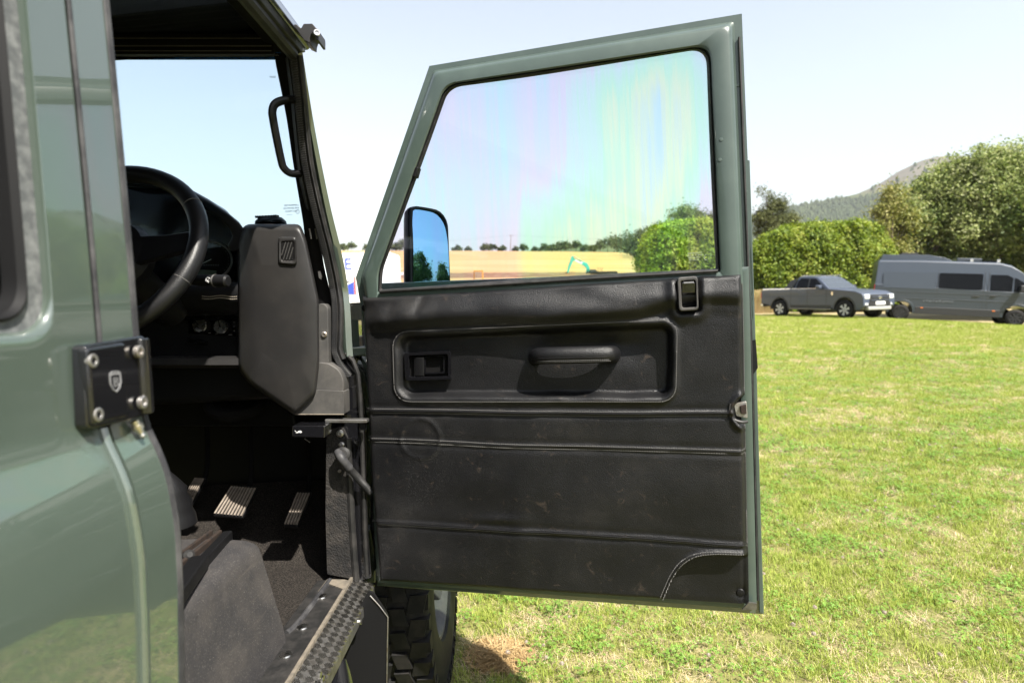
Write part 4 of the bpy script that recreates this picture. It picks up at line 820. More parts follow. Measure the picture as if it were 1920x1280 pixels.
# pull handle
hw = []
A = on_trim(1004, 668, -0.004); B = on_trim(1150, 662, -0.004); z0 = A.z
pth = [(1006, 672, -0.040), (1003, 671, -0.026), (1004, 669, -0.008), (1016, 667, 0.010), (1050, 666, 0.018), (1100, 665, 0.018), (1136, 664, 0.010), (1149, 664, -0.008), (1151, 664, -0.026), (1148, 665, -0.040)]
hp_ = spline([D(a, b, 0) * 1.0 + DN * o for a, b, o in pth], 6)
cx0 = D(1080, 660, 0.04) - D(1080, 660, 0.0)
hp_ = spline([D(a, b, o) for a, b, o in pth], 6)
m = MB(); m.tube(hp_, 0.0185, 14, flat=0.80, up=(0, 0, 1)); ph = m.build('pull_handle', M['leather'], door)
m = MB(); 
for dz in (-0.010, -0.013): stitches(m, [p + DN * 0.0150 + Vector((0, 0, dz)) for p in hp_[12:-12]], 0.0046, 0.0032, 0.0010, DN)
tag(m.build('handle_stitching', M['stitch'], door), kind='stuff')
m = MB(); m.tube([p + DN * 0.0160 + Vector((0, 0, -0.005)) for p in hp_[13:-13]], 0.0011, 5); m.tube([p + DN * 0.0150 + Vector((0, 0, -0.0115)) for p in hp_[13:-13]], 0.0011, 5); m.build('handle_seam', M['leather_plain'], door)
# inner release handle in its bezel
bz = 0.000; pf = lambda px, py, off=0.0: D(px, py, -0.012 + off)
m = MB(); m.ring(by_angle(rpoly([(757, 661), (846, 657), (847, 712), (759, 714)], 4, 3), 64), by_angle(rpoly([(768, 668), (838, 665), (838, 705), (769, 706)], 3, 3), 64), [(0, -0.012), (0, 0.006), (0.1, 0.009), (0.75, 0.009), (1.0, 0.004), (1.0, -0.012)], lambda a, b, o: pf(a, b, o)); m.build('release_bezel', M['gloss_black'], door, angle=40)
m = MB(); m.prism([pf(px, py, -0.006) for px, py in [(767, 667), (839, 664), (839, 706), (768, 707)]], -DN * 0.003); m.build('release_recess', M['headliner'], door)
m = MB(); m.loft([[pf(px, py, o) for py, o in ((670, lo), (670, hi), (705, hi), (705, lo))] for px, lo, hi in ((776, -0.006, 0.004), (784, -0.006, 0.008), (794, -0.006, 0.006), (797, -0.006, -0.002))]); m.build('release_lever', M['black_plastic'], door, bevel=0.0015)
m = MB(); m.ring(by_angle([(794, 668), (834, 666), (834, 700), (795, 701)], 40), by_angle([(798, 671), (831, 669), (831, 697), (799, 698)], 40), [(0, -0.006), (0, 0.003), (1, 0.003), (1, -0.006)], lambda a, b, o: pf(a, b, o)); m.build('release_cup', M['gloss_black'], door)
# lock button and surround
lf = lambda px, py, off=0.0: D(px, py, 0.012 + off)
m = MB(); m.ring(by_angle(rpoly([(1269, 520), (1308, 517), (1310, 582), (1272, 584)], 7, 4), 64), by_angle(rpoly([(1277, 528), (1304, 526), (1306, 575), (1279, 577)], 4, 3), 64), [(0, -0.012), (0.05, 0.003), (0.3, 0.007), (0.7, 0.007), (0.95, 0.003), (1, -0.014)], lambda a, b, o: lf(a, b, o)); m.build('lock_surround', M['light_plastic'], door, angle=50)
m = MB(); m.prism([lf(px, py, -0.010) for px, py in [(1276, 526), (1305, 524), (1307, 577), (1278, 578)]], -DN * 0.003); m.build('lock_recess', M['headliner'], door)
m = MB(); m.loft([[lf(px, py, o) for px, o in ((1278, -.01), (1278, hi), (1304, hi), (1304, -.01))] for py, hi in ((527, 0.001), (530, 0.006), (548, 0.003), (553, -0.004))]); m.build('lock_button', M['gloss_black'], door, bevel=0.0015)
m = MB(); m.prism([lf(px, py, 0.0068) for px, py in [(1282, 528.5), (1301, 527.5), (1301, 530.5), (1282, 531.5)]], -DN * 0.004); m.build('lock_mark', M['silver_print'], door)
for px, py in ((677, 577), (1391, 1120)):
    c = on_trim(px, py, 0.0005); m = MB(); m.lathe([(0.0085, -0.004), (0.0085, 0.001), (0.007, 0.003), (0, 0.0038)], c, DN, 18); m.build('screw_cap', M['black_plastic'], door)
# latch in its notch
m = MB(); m.prism([D(px, py, -0.012) for px, py in rpoly([(1376, 757), (1400, 752), (1402, 784), (1380, 780)], 3)], -DN * 0.01); m.build('latch_plate', M['dull_steel'], door, bevel=0.001)
m = MB(); m.prism([D(px, py, -0.004) for px, py in [(1388, 762), (1399, 758), (1400, 776), (1390, 776)]], -DN * 0.01); m.build('latch_claw', M['rust'], door, bevel=0.001)
m = MB(); m.tube(spline([D(px, py, 0.002) for px, py in [(1370, 756), (1369, 774), (1376, 786), (1391, 791), (1402, 790)]], 5), 0.003, 8); m.build('latch_lip', M['light_plastic'], door)
m = MB(); m.prism([D(px, py, -0.040) for px, py in rpoly([(1407, 640), (1417, 636), (1421, 690), (1412, 702), (1408, 690)], 2)], -DN * 0.012); m.build('striker_block', M['black_plastic'], door, bevel=0.001)
m = MB()
for px, py in ((1352, 262), (1402, 545), (1398, 360), (1404, 610), (1384, 160), (1350, 300)):
    m.lathe([(0.004, 0), (0.0035, 0.0012), (0, 0.0016)], D(px, py, -0.0062 if px < 1360 else -0.0435), DN, 10)
m.build('weld_spot', M['paint_in'], door)
m = MB(); m.prism([D(px, py, -0.0085) for px, py in [(1391, 1143), (1404, 1129), (1419, 1131), (1419, 1142)]], -DN * 0.005); m.build('corner_plate', M['alloy'], door)

# ---- wing mirror on the outside of the door, seen through its glass
MN = Vector((0.80, -0.60, 0.018)).normalized(); _mc = D(805, 490, -0.20)
def mf(px, py, off=0.0): d = rv(px, py); return d * (MN.dot(_mc) / MN.dot(d)) + MN * off
mh = rpoly([(766, 391), (776, 386), (822, 394), (837, 415), (842, 545), (838, 600), (766, 600)], [6, 8, 22, 16, 8, 14, 10], 6)
gco = Vector((805, 490)); m = MB(); secs = []
for s_, o in ((1.0, -0.002), (1.0, -0.008), (0.97, -0.018), (0.85, -0.030), (0.55, -0.038), (0.1, -0.040)):
    c_ = mf(gco.x, gco.y); secs.append([c_ + (mf(*p) - c_) * s_ + MN * o for p in mh])
wm = m.loft(secs).build('wing_mirror', M['black_plastic'], veh, angle=60)
mi = [(gco.x + (p[0] - gco.x) * 0.90 + 1.5, gco.y + (p[1] - gco.y) * 0.955) for p in mh]
m = MB(); m.ring(by_angle(mh, 60), by_angle(mi, 60), [(0, 0.0), (0.1, 0.006), (0.8, 0.006), (1, 0.002)], lambda a, b, o: mf(a, b, o)); m.build('mirror_bezel', M['black_plastic'], wm, angle=50)
m = MB(); c_ = mf(gco.x, gco.y); lp_ = by_angle(mi, 60); secs = []
for k in (1.0, 0.8, 0.6, 0.4, 0.2, 0.02): secs.append([c_ + (mf(*p) - c_) * k + MN * (0.010 - ((mf(*p) - c_) * k).length_squared / (2 * 0.9)) for p in lp_])
m.loft(secs, True, False); m.build('mirror_glass', M['mirror'], wm, angle=60)
m = MB(); m.tube(spline([mf(800, 585, -0.02), mf(790, 630, 0.02), D(740, 660, -0.09), D(715, 670, -0.07)], 6), 0.010, 8); m.build('mirror_arm', M['black_plastic'], wm)

# ================================================================== the meadow, the field and the hills
def ground_mat():
    m, t, b = newmat('lawn_soil'); tc = node(t, 'ShaderNodeTexCoord'); co = tc.outputs['Object']
    n = node(t, 'ShaderNodeTexNoise', Scale=0.35, Detail=5.0, Roughness=0.6); link(t, co, n.inputs['Vector'])
    n2 = node(t, 'ShaderNodeTexNoise', Scale=9.0, Detail=6.0, Roughness=0.75); link(t, co, n2.inputs['Vector'])
    n3 = node(t, 'ShaderNodeTexNoise', Scale=0.05, Detail=3.0); link(t, co, n3.inputs['Vector'])
    r = ramp(t, n2.outputs['Fac'], [(0.30, (0.0561, 0.0647, 0.0218)), (0.50, (0.1271, 0.1294, 0.0430)), (0.68, (0.2241, 0.1838, 0.0858))])
    s = ramp(t, n.outputs['Fac'], [(0.40, (0.1120, 0.1225, 0.0351)), (0.62, (0.2316, 0.1906, 0.0858))])
    mx = node(t, 'ShaderNodeMix', data_type='RGBA'); mx.inputs[0].default_value = 0.5; link(t, r.outputs[0], mx.inputs[6]); link(t, s.outputs[0], mx.inputs[7])
    sp = node(t, 'ShaderNodeSeparateXYZ'); link(t, co, sp.inputs[0])
    mr = node(t, 'ShaderNodeMapRange'); mr.inputs['From Min'].default_value = 27.0; mr.inputs['From Max'].default_value = 31.0
    ad = node(t, 'ShaderNodeMath', operation='MULTIPLY_ADD'); link(t, n3.outputs['Fac'], ad.inputs[0]); ad.inputs[1].default_value = 5.0; link(t, sp.outputs[1], ad.inputs[2])
    link(t, ad.outputs[0], mr.inputs['Value'])
    m2 = node(t, 'ShaderNodeMix', data_type='RGBA'); link(t, mr.outputs[0], m2.inputs[0]); link(t, mx.outputs[2], m2.inputs[6]); m2.inputs[7].default_value = (0.26, 0.215, 0.115, 1)
    link(t, m2.outputs[2], b.inputs['Base Color']); b.inputs['Roughness'].default_value = 0.95; b.inputs['Specular IOR Level'].default_value = 0.1
    bp = node(t, 'ShaderNodeBump', Strength=0.8, Distance=0.03); link(t, n2.outputs['Fac'], bp.inputs['Height']); link(t, bp.outputs[0], b.inputs['Normal'])
    return m
def gz(x, y):                                            # the lawn falls gently away to the right, where the van stands
    t = min(max((y - 9) / 13, 0), 1); return -0.072 * min(max(0.0, x - 14.3), 12) * t * t * (3 - 2 * t)
gxs = [-2500, -600, -60, 0, 8, 14.3, 15, 16, 18, 20, 22, 24, 26.3, 30, 60, 300, 2600]; gys = [-2500, -300, 0, 9, 10, 12, 14, 16, 18, 20, 22, 30, 60, 400, 2600]
m = MB(); nx = len(gxs); m.add([(x, y, gz(x, y)) for y in gys for x in gxs], [(j * nx + i, j * nx + i + 1, (j + 1) * nx + i + 1, (j + 1) * nx + i) for j in range(len(gys) - 1) for i in range(nx - 1)])
tag(m.build('lawn', ground_mat()), 'mown sunlit lawn dotted with clover', kind='structure')

# the stubble field rising to the ridge
def field_mat():
    m, t, b = newmat('ripe_stubble'); tc = node(t, 'ShaderNodeTexCoord'); co = tc.outputs['Object']
    mp = node(t, 'ShaderNodeMapping'); mp.inputs['Scale'].default_value = (0.012, 0.09, 0.0); mp.inputs['Rotation'].default_value = (0, 0, 0.12); link(t, co, mp.inputs[0])
    n = node(t, 'ShaderNodeTexNoise', Scale=1.0, Detail=7.0, Roughness=0.65); link(t, mp.outputs[0], n.inputs['Vector'])
    r = ramp(t, n.outputs['Fac'], [(0.35, (0.2442, 0.1565, 0.0665)), (0.5, (0.3149, 0.2075, 0.0944)), (0.65, (0.3699, 0.2635, 0.1366))]); link(t, r.outputs[0], b.inputs['Base Color'])
    b.inputs['Roughness'].default_value = 1.0; b.inputs['Specular IOR Level'].default_value = 0.05; return m
YR = 320.0
ridge_px = [(-2200, 505), (0, 478), (640, 470), (850, 470), (1050, 471.5), (1200, 474), (1300, 482), (1420, 500), (1900, 520), (2800, 540)]
xs = np.linspace(-700, 420, 80); ys = np.concatenate([np.linspace(52, YR, 36), [335, 380, 500]])
rx = [G(p, YR).x for p, _ in ridge_px]; rzz = [max(P(p, q, YR).z, 0.4) for p, q in ridge_px]
def field_z(x, y):
    zr = float(np.interp(x * YR / max(y, 1), rx, rzz)); k = (y - 52) / (YR - 52)
    if y <= YR: return 0.02 + zr * max(k, 0) ** 0.92
    return 0.02 + zr - (y - YR) * 0.05
vs = [(x * min(y, YR) / YR * 1.0, y, field_z(x * min(y, YR) / YR, y)) for y in ys for x in xs]
fs = [(j * 80 + i, j * 80 + i + 1, (j + 1) * 80 + i + 1, (j + 1) * 80 + i) for j in range(len(ys) - 1) for i in range(79)]
m = MB(); m.add(vs, fs); tag(m.build('stubble_field', field_mat()), 'golden stubble field rising to the skyline beyond the lawn', kind='structure')
# bank of dug earth in front of the field
mt = mat('dug_earth', (0.1430, 0.0825, 0.0495), 1.0, var=(0.1980, 0.1320, 0.0825), vscale=0.6, spec=0.05)
vs = []; fs = []; n_ = 60
for j, (dd, hh) in enumerate(((84, -0.6), (88, 0.25), (93, 0.5), (97, 0.2), (104, -1.2))):
    for i in range(n_ + 1):
        px = 700 + 620 * i / n_; g = G(px, dd); z = field_z(g.x, dd) + hh * (0.6 + 0.5 * mnoise.noise(Vector((i * 0.35, j * 0.6, 2)))) * min(1, i / 6, (n_ - i) / 6 + 0.0) + (-0.4 if i in (0, n_) else 0)
        vs.append((g.x, dd, z))
for j in range(4):
    for i in range(n_): a = j * (n_ + 1) + i; fs.append((a, a + 1, a + n_ + 2, a + n_ + 1))
m = MB(); m.add(vs, fs); tag(m.build('earth_bank', mt), 'low bank of brown dug earth along the foot of the field', kind='structure')

# wooded hill with a bare heather top
HP = [(1000, 470), (1180, 452), (1300, 430), (1400, 408), (1490, 387), (1560, 373), (1600, 365), (1640, 347), (1680, 321), (1720, 301), (1750, 293), (1790, 292), (1860, 305), (2000, 350), (2400, 430), (3200, 500)]
DH = 1500.0
hxs = [G(p, DH).x for p, _ in HP]; hzs = [P(p, q, DH).z for p, q in HP]
def hill_z(x, y):
    k = (y - 650) / (DH - 650); xx = x * DH / y; top = float(np.interp(xx, hxs, hzs))
    if y > DH: return top - (y - DH) * 0.5
    z = top * (0.15 * k + 0.85 * k ** 1.5) if k > 0 else 0
    return z + 6 * mnoise.noise(Vector((x * 0.006, y * 0.006, 3))) * min(max(k, 0) * 4, 1) * (1 if k < .85 else max(0, (1 - k) / .15))
def hill_mat():
    m, t, b = newmat('heather_and_wood'); tc = node(t, 'ShaderNodeTexCoord'); co = tc.outputs['Object']; sp = node(t, 'ShaderNodeSeparateXYZ'); link(t, co, sp.inputs[0])
    n = node(t, 'ShaderNodeTexNoise', Scale=0.012, Detail=7.0, Roughness=0.7); link(t, co, n.inputs['Vector'])
    ad = node(t, 'ShaderNodeMath', operation='MULTIPLY_ADD'); link(t, n.outputs['Fac'], ad.inputs[0]); ad.inputs[1].default_value = 70.0; link(t, sp.outputs[2], ad.inputs[2])
    mr = node(t, 'ShaderNodeMapRange'); mr.inputs['From Min'].default_value = 255; mr.inputs['From Max'].default_value = 285; link(t, ad.outputs[0], mr.inputs['Value'])
    r1 = ramp(t, n.outputs['Fac'], [(0.35, (0.0330, 0.0468, 0.0165)), (0.65, (0.0660, 0.0770, 0.0275))]); r2 = ramp(t, n.outputs['Fac'], [(0.38, (0.075, 0.072, 0.058)), (0.55, (0.105, 0.092, 0.075)), (0.66, (0.085, 0.100, 0.048))])
    mx = node(t, 'ShaderNodeMix', data_type='RGBA'); link(t, mr.outputs[0], mx.inputs[0]); link(t, r1.outputs[0], mx.inputs[6]); link(t, r2.outputs[0], mx.inputs[7]); link(t, mx.outputs[2], b.inputs['Base Color'])
    b.inputs['Roughness'].default_value = 1; b.inputs['Specular IOR Level'].default_value = 0.05; return m
hy = np.concatenate([np.linspace(640, DH, 46), [1560, 1800]]); hx_ = np.linspace(-400, 2100, 120)
vs = [(x * y / DH, y, hill_z(x * y / DH, y) - (6 if y < 650 else 0)) for y in hy for x in hx_]; nx = len(hx_)
fs = [(j * nx + i, j * nx + i + 1, (j + 1) * nx + i + 1, (j + 1) * nx + i) for j in range(len(hy) - 1) for i in range(nx - 1)]
m = MB(); m.add(vs, fs); hill = tag(m.build('hill', hill_mat()), 'distant hill, wooded below and purple with heather on top', kind='structure')

# ------------------------------------------------------------------ foliage
def leaf_mat(name, cols, trans=0.35, rough=0.5, noise_scale=0.6):
    m, t, b = newmat(name); g = node(t, 'ShaderNodeNewGeometry'); tc = node(t, 'ShaderNodeTexCoord')
    n = node(t, 'ShaderNodeTexNoise', Scale=noise_scale, Detail=2.0); link(t, tc.outputs['Object'], n.inputs['Vector'])
    ad = node(t, 'ShaderNodeMath', operation='MULTIPLY_ADD'); link(t, g.outputs['Random Per Island'], ad.inputs[0]); ad.inputs[1].default_value = 0.62
    sb = node(t, 'ShaderNodeMath', operation='MULTIPLY_ADD'); link(t, n.outputs['Fac'], sb.inputs[0]); sb.inputs[1].default_value = 1.1; sb.inputs[2].default_value = -0.36; link(t, sb.outputs[0], ad.inputs[2])
    k = len(cols); r = ramp(t, ad.outputs[0], [(i / max(1, k - 1), c) for i, c in enumerate(cols)]); link(t, r.outputs[0], b.inputs['Base Color'])
    b.inputs['Roughness'].default_value = rough; b.inputs['Specular IOR Level'].default_value = 0.2
    tr = node(t, 'ShaderNodeBsdfTranslucent'); hs = node(t, 'ShaderNodeHueSaturation', Saturation=1.1, Value=1.3); link(t, r.outputs[0], hs.inputs['Color']); link(t, hs.outputs[0], tr.inputs[0])
    mx = node(t, 'ShaderNodeMixShader'); mx.inputs[0].default_value = trans; link(t, b.outputs[0], mx.inputs[1]); link(t, tr.outputs[0], mx.inputs[2]); link(t, mx.outputs[0], t.nodes['Material Output'].inputs[0])
    return m
def leaf_quads(c, nrm, size, aspect=0.55, jit=0.9, r=rng):
    n = len(c); nn = nrm + r.normal(0, jit, (n, 3)); nn /= np.linalg.norm(nn, axis=1)[:, None] + 1e-9
    a = r.normal(0, 1, (n, 3)); u = np.cross(nn, a); u /= np.linalg.norm(u, axis=1)[:, None] + 1e-9; w = np.cross(nn, u)
    s = (size * r.uniform(0.6, 1.3, n))[:, None]; fold = nn * s * 0.18
    v = np.stack([c - u * s, c + w * s * aspect + fold, c + u * s, c - w * s * aspect + fold], 1).reshape(-1, 3)
    return v, np.arange(4 * n).reshape(-1, 4)
BARK = mat('grey_bark', (0.13, 0.10, 0.075), 0.95, var=(0.07, 0.055, 0.045), vscale=6, bump=[('noise', 20, 0.6, 0.02)])
def crown(n_clump, per, rad, centre, squash, seed, lobes, csize, lsize, shell=0.55):
    r = np.random.default_rng(seed); C = []; N_ = []
    L = np.array([l[:3] for l in lobes]); LR = np.array([l[3] for l in lobes]); pr = LR ** 2 / np.sum(LR ** 2)
    k = r.choice(len(lobes), n_clump, p=pr); d = r.normal(0, 1, (n_clump, 3)); d /= np.linalg.norm(d, axis=1)[:, None]; d[:, 2] = np.where(d[:, 2] < -0.35, -d[:, 2] * 0.6, d[:, 2])
    q = r.uniform(shell, 1.0, n_clump) ** 0.7; cc = L[k] + d * (LR[k] * q)[:, None] * np.array(squash)
    cs = csize * r.uniform(0.5, 1.5, n_clump)
    idx = np.repeat(np.arange(n_clump), per); off = r.normal(0, 1, (len(idx), 3)); pts_ = cc[idx] + off * (cs[idx] * 0.55)[:, None]
    nr = d[idx] * 0.8 + np.array([0, 0, 0.5])
    return cc, pts_, nr, r
def tree(label, base, lobes, mt, n_clump, per, csize, lsize, seed, trunk_r=0.25, group=None, name='tree', squash=(1, 1, 1), limbs=9, aspect=0.55, cat='tree', shell=0.55):
    mw = Matrix.Translation(Vector(base)); root = empty(name, mw, mw); tag(root, label, cat, group)
    cc, p_, nr, r = crown(n_clump, per, 0, None, squash, seed, lobes, csize, lsize, shell)
    v, f_ = leaf_quads(p_, nr, np.full(len(p_), lsize), aspect, 0.8, r); np_mesh('crown', v, f_, mt, root)
    top = max(lobes, key=lambda l: l[2]); ht = top[2]
    m = MB(); path = [Vector((0, 0, -0.2)), Vector((0.05 * ht * r.normal() * 0.2, 0.02 * ht * r.normal(), ht * 0.4)), Vector((top[0] * 0.7, top[1] * 0.7, ht * 0.95))]
    sp_ = spline(path, 6); m.tube(sp_, [trunk_r * (1.15 - 1.0 * i / (len(sp_) - 1)) for i in range(len(sp_))], 8)
    for k in r.choice(len(cc), min(limbs, len(cc)), replace=False):
        e = Vector(cc[k]); s_ = sp_[int(len(sp_) * min(0.8, max(0.2, e.z / ht * 0.6)))]; mid = s_.lerp(e, 0.5) + Vector((0, 0, 0.06 * ht)); lp = spline([s_, mid, e], 4)
        m.tube(lp, [trunk_r * 0.4 * (1.05 - i / (len(lp) - 1)) for i in range(len(lp))], 5)
    m.build('trunk', BARK, root); return root
LF = {}
LF['hedge'] = leaf_mat('laurel_leaf', [(0.0401, 0.0702, 0.0074), (0.0980, 0.1485, 0.0134), (0.1781, 0.2226, 0.0260), (0.3028, 0.3051, 0.0669)], 0.30, 0.55, 0.9)
LF['hedge2'] = leaf_mat('brightened_laurel_leaf', [(0.0622, 0.1087, 0.0116), (0.1519, 0.2301, 0.0207), (0.2761, 0.3451, 0.0403), (0.4693, 0.4730, 0.1036)], 0.30, 0.55, 0.9)  # laurel colours brightened to offset the tinted door glass in front
LF['silver'] = leaf_mat('silver_leaf', [(0.0407, 0.0678, 0.0164), (0.1154, 0.1561, 0.0405), (0.2578, 0.2917, 0.1012), (0.40, 0.41, 0.24)], 0.38, 0.6, 0.5)
LF['mid'] = leaf_mat('mid_green_leaf', [(0.0386, 0.0654, 0.0171), (0.0836, 0.1249, 0.0300), (0.1541, 0.1904, 0.0535), (0.2570, 0.2736, 0.0964)], 0.3, 0.5, 0.5)
LF['yellow'] = leaf_mat('yellow_green_leaf', [(0.0631, 0.0829, 0.0175), (0.1790, 0.1852, 0.0439), (0.3580, 0.3218, 0.1404)], 0.3, 0.5, 0.8)
LF['pine'] = leaf_mat('pine_needle', [(0.0335, 0.0442, 0.0151), (0.0719, 0.0836, 0.0265), (0.1438, 0.1474, 0.0569)], 0.1, 0.7, 0.8)
LF['far'] = leaf_mat('far_leaf', [(0.0258, 0.0386, 0.0114), (0.0553, 0.0737, 0.0202), (0.0958, 0.1123, 0.0347)], 0.2, 0.7, 0.25)

def hedge(label, px0, px1, toppx, dist, depth, seed, nleaf, group=None, lm='hedge'):
    """a clipped-looking mass of laurel: rounded lumps of leaf over an inner body of twigs"""
    x0, x1 = G(px0, dist).x, G(px1, dist).x; c = Vector(((x0 + x1) / 2, dist, 0)); mw = Matrix.Translation(c); root = empty('hedge', mw, mw); tag(root, label, 'hedge', group)
    hw, hd = (x1 - x0) / 2, depth / 2; r = np.random.default_rng(seed)
    tx = [G(p, dist).x - c.x for p, _ in toppx]; tz = [P(p, q, dist).z for p, q in toppx]
    def surf(u, v):                                     # u along [-1,1], v around the section [0,1] (0 front foot, 1 back foot)
        a = math.pi * v; x = u * hw; h = np.interp(x, tx, tz) * (1 - abs(u) ** 6 * 0.35); ex = (1 - abs(u) ** 4) ** 0.5
        cy = -np.cos(a); sz = np.sin(a); cy = np.sign(cy) * abs(cy) ** 0.6; sz = abs(sz) ** 0.55
        return np.array([x, cy * hd * max(ex, 0.15), sz * h * 1.0])
    n = nleaf // 22; us = r.uniform(-1, 1, n); vs_ = r.uniform(0.0, 0.72, n); cc = np.array([surf(a, b) for a, b in zip(us, vs_)])
    ctr = np.array([0, 0, 0.0]); nr = cc * np.array([0.25 / hw, 1 / hd, 0.35 / np.mean(tz)]) ; nr /= np.linalg.norm(nr, axis=1)[:, None] + 1e-9
    lump = np.array([mnoise.noise(Vector(q * 0.9) + Vector((seed, 0, 0))) * 0.38 + mnoise.noise(Vector(q * 2.2)) * 0.20 for q in cc]); cc = cc + nr * lump[:, None]
    idx = np.repeat(np.arange(n), 22); pts_ = cc[idx] + r.normal(0, 0.13, (len(idx), 3)) - nr[idx] * np.abs(r.normal(0, 0.12, len(idx)))[:, None]; pts_[:, 2] = np.maximum(pts_[:, 2], 0.05)
    v, f_ = leaf_quads(pts_, nr[idx] * 0.8 + np.array([0, 0, 0.45]), np.full(len(pts_), 0.085), 0.5, 0.75, r); np_mesh('foliage', v, f_, LF[lm], root)
    secs = [[Vector(surf(u, w) * np.array([0.97, 0.80, 0.93])) for w in np.linspace(0, 1, 14)] for u in np.linspace(-0.98, 0.98, 18)]
    m = MB(); m.loft(secs, False); m.build('twigs', mat('dark_twigs', (0.035, 0.045, 0.015), 0.9), root); return root
hedge('rounded laurel hedge behind the grey pickup truck', 1395, 1668, [(1395, 448), (1440, 440), (1500, 428), (1560, 421), (1620, 424), (1650, 436), (1668, 452)], 35.5, 3.6, 11, 60000)
hedge('rounded laurel hedge seen through the open door window, beside the field', 1196, 1392, [(1196, 452), (1212, 436), (1240, 424), (1290, 416), (1340, 422), (1392, 440)], 39.0, 3.8, 12, 50000, lm='hedge2')
def lob(px, py, rp, dist, base, dy=0):                   # a crown lobe given by its centre and radius in pixels at a distance
    q = P(px, py, dist + dy) - Vector(base); return (q.x, q.y, q.z, rp / FPX * dist)
b = G(1458, 52); tree('thin grey green pine standing behind the laurel hedge, left of the hill', b, [lob(1455, 392, 22, 52, b), lob(1432, 412, 22, 52, b), lob(1475, 418, 24, 52, b), lob(1450, 440, 34, 52, b), lob(1440, 372, 8, 52, b), lob(1426, 360, 6, 52, b)], LF['pine'], 300, 40, 0.42, 0.14, 21, 0.2, name='pine_tree', aspect=0.2, limbs=26, shell=0.25)
b = G(1296, 60); tree('dark spreading pine behind the laurel hedge in the door window', b, [lob(1285, 404, 17, 60, b), lob(1268, 408, 12, 60, b), lob(1306, 410, 15, 60, b), lob(1290, 425, 24, 60, b), lob(1328, 416, 12, 60, b)], LF['mid'], 170, 40, 0.5, 0.15, 22, 0.22, name='pine_tree', aspect=0.3, limbs=14)
b = G(1338, 57); tree('brownish leafless-looking shrub beside the dark pine in the door window', b, [lob(1338, 412, 13, 57, b), lob(1340, 430, 16, 57, b)], LF['pine'], 70, 30, 0.4, 0.13, 23, 0.1, name='shrub', aspect=0.2, cat='shrub')
b = G(1666, 37.5); tree('yellowish sapling at the left edge of the big trees above the camper van', b, [lob(1660, 400, 22, 37.5, b), lob(1676, 372, 22, 37.5, b), lob(1650, 425, 16, 37.5, b), lob(1690, 420, 28, 37.5, b), lob(1645, 455, 16, 37.5, b), lob(1672, 480, 30, 37.5, b)], LF['yellow'], 150, 60, 0.45, 0.085, 31, 0.12, group=None)
b = G(1745, 39); tree('silvery leaved tree rising left behind the camper van', b, [lob(1748, 366, 38, 39, b), lob(1702, 392, 28, 39, b), lob(1788, 338, 36, 39, b), lob(1720, 420, 48, 39, b), lob(1790, 400, 62, 39, b), lob(1690, 455, 30, 39, b), lob(1700, 510, 40, 39, b), lob(1770, 500, 50, 39, b)], LF['silver'], 700, 80, 0.50, 0.095, 32, 0.3)
b = G(1870, 37.5); tree('tallest silvery leaved tree rising right behind the camper van', b, [lob(1848, 326, 48, 37.5, b), lob(1900, 314, 44, 37.5, b), lob(1835, 380, 60, 37.5, b), lob(1905, 400, 70, 37.5, b), lob(1960, 340, 60, 37.5, b), lob(1860, 445, 60, 37.5, b), lob(1800, 440, 44, 37.5, b), lob(1945, 440, 60, 37.5, b), lob(1850, 510, 50, 37.5, b), lob(1930, 510, 50, 37.5, b)], LF['silver'], 900, 80, 0.52, 0.095, 33, 0.35)
b = G(1825, 42); tree('dark green tree standing between and behind the two silvery trees', b, [lob(1825, 360, 44, 42, b), lob(1790, 430, 60, 42, b), lob(1870, 420, 70, 42, b), lob(1700, 440, 44, 42, b), lob(1940, 380, 60, 42, b), lob(1680, 500, 60, 42, b), lob(1790, 510, 60, 42, b), lob(1890, 510, 60, 42, b)], LF['mid'], 560, 60, 0.65, 0.13, 34, 0.35)
b = G(1980, 35); tree('green tree at the right border of the photograph', b, [lob(1985, 400, 80, 35, b), lob(1950, 450, 60, 35, b), lob(2050, 380, 90, 35, b)], LF['mid'], 320, 60, 0.6, 0.12, 35, 0.3)
# trees along the right side of the lawn, which show in the wing mirror and the paint
for k, (x, y, h, sd_) in enumerate(((34, 21, 9.5, 51), (36, 11, 6.0, 52), (35, 3.2, 8.6, 53), (37, -1.5, 6.6, 54), (36, -8, 9, 55), (33, -17, 10, 56))):
    tree(['broad tree on the right of the lawn', 'low rounded tree on the right of the lawn, in the wing mirror', 'tall tree in the middle of the wing mirror', 'slender tree at the edge of the wing mirror', 'tall dark tree beside the lawn behind the camera', 'far dark tree beside the lawn behind the camera'][k],
         (x, y, 0), [(0, 0, h * .78, h * .2), (0.12 * h, 0.1 * h, h * .55, h * .24), (-0.1 * h, -0.14 * h, h * .5, h * .24), (0, 0.12 * h, h * .35, h * .26), (0.05, -0.1 * h, h * 0.3, h * .28)], LF['mid'], 260, 55, 0.7, 0.20, sd_, 0.25)
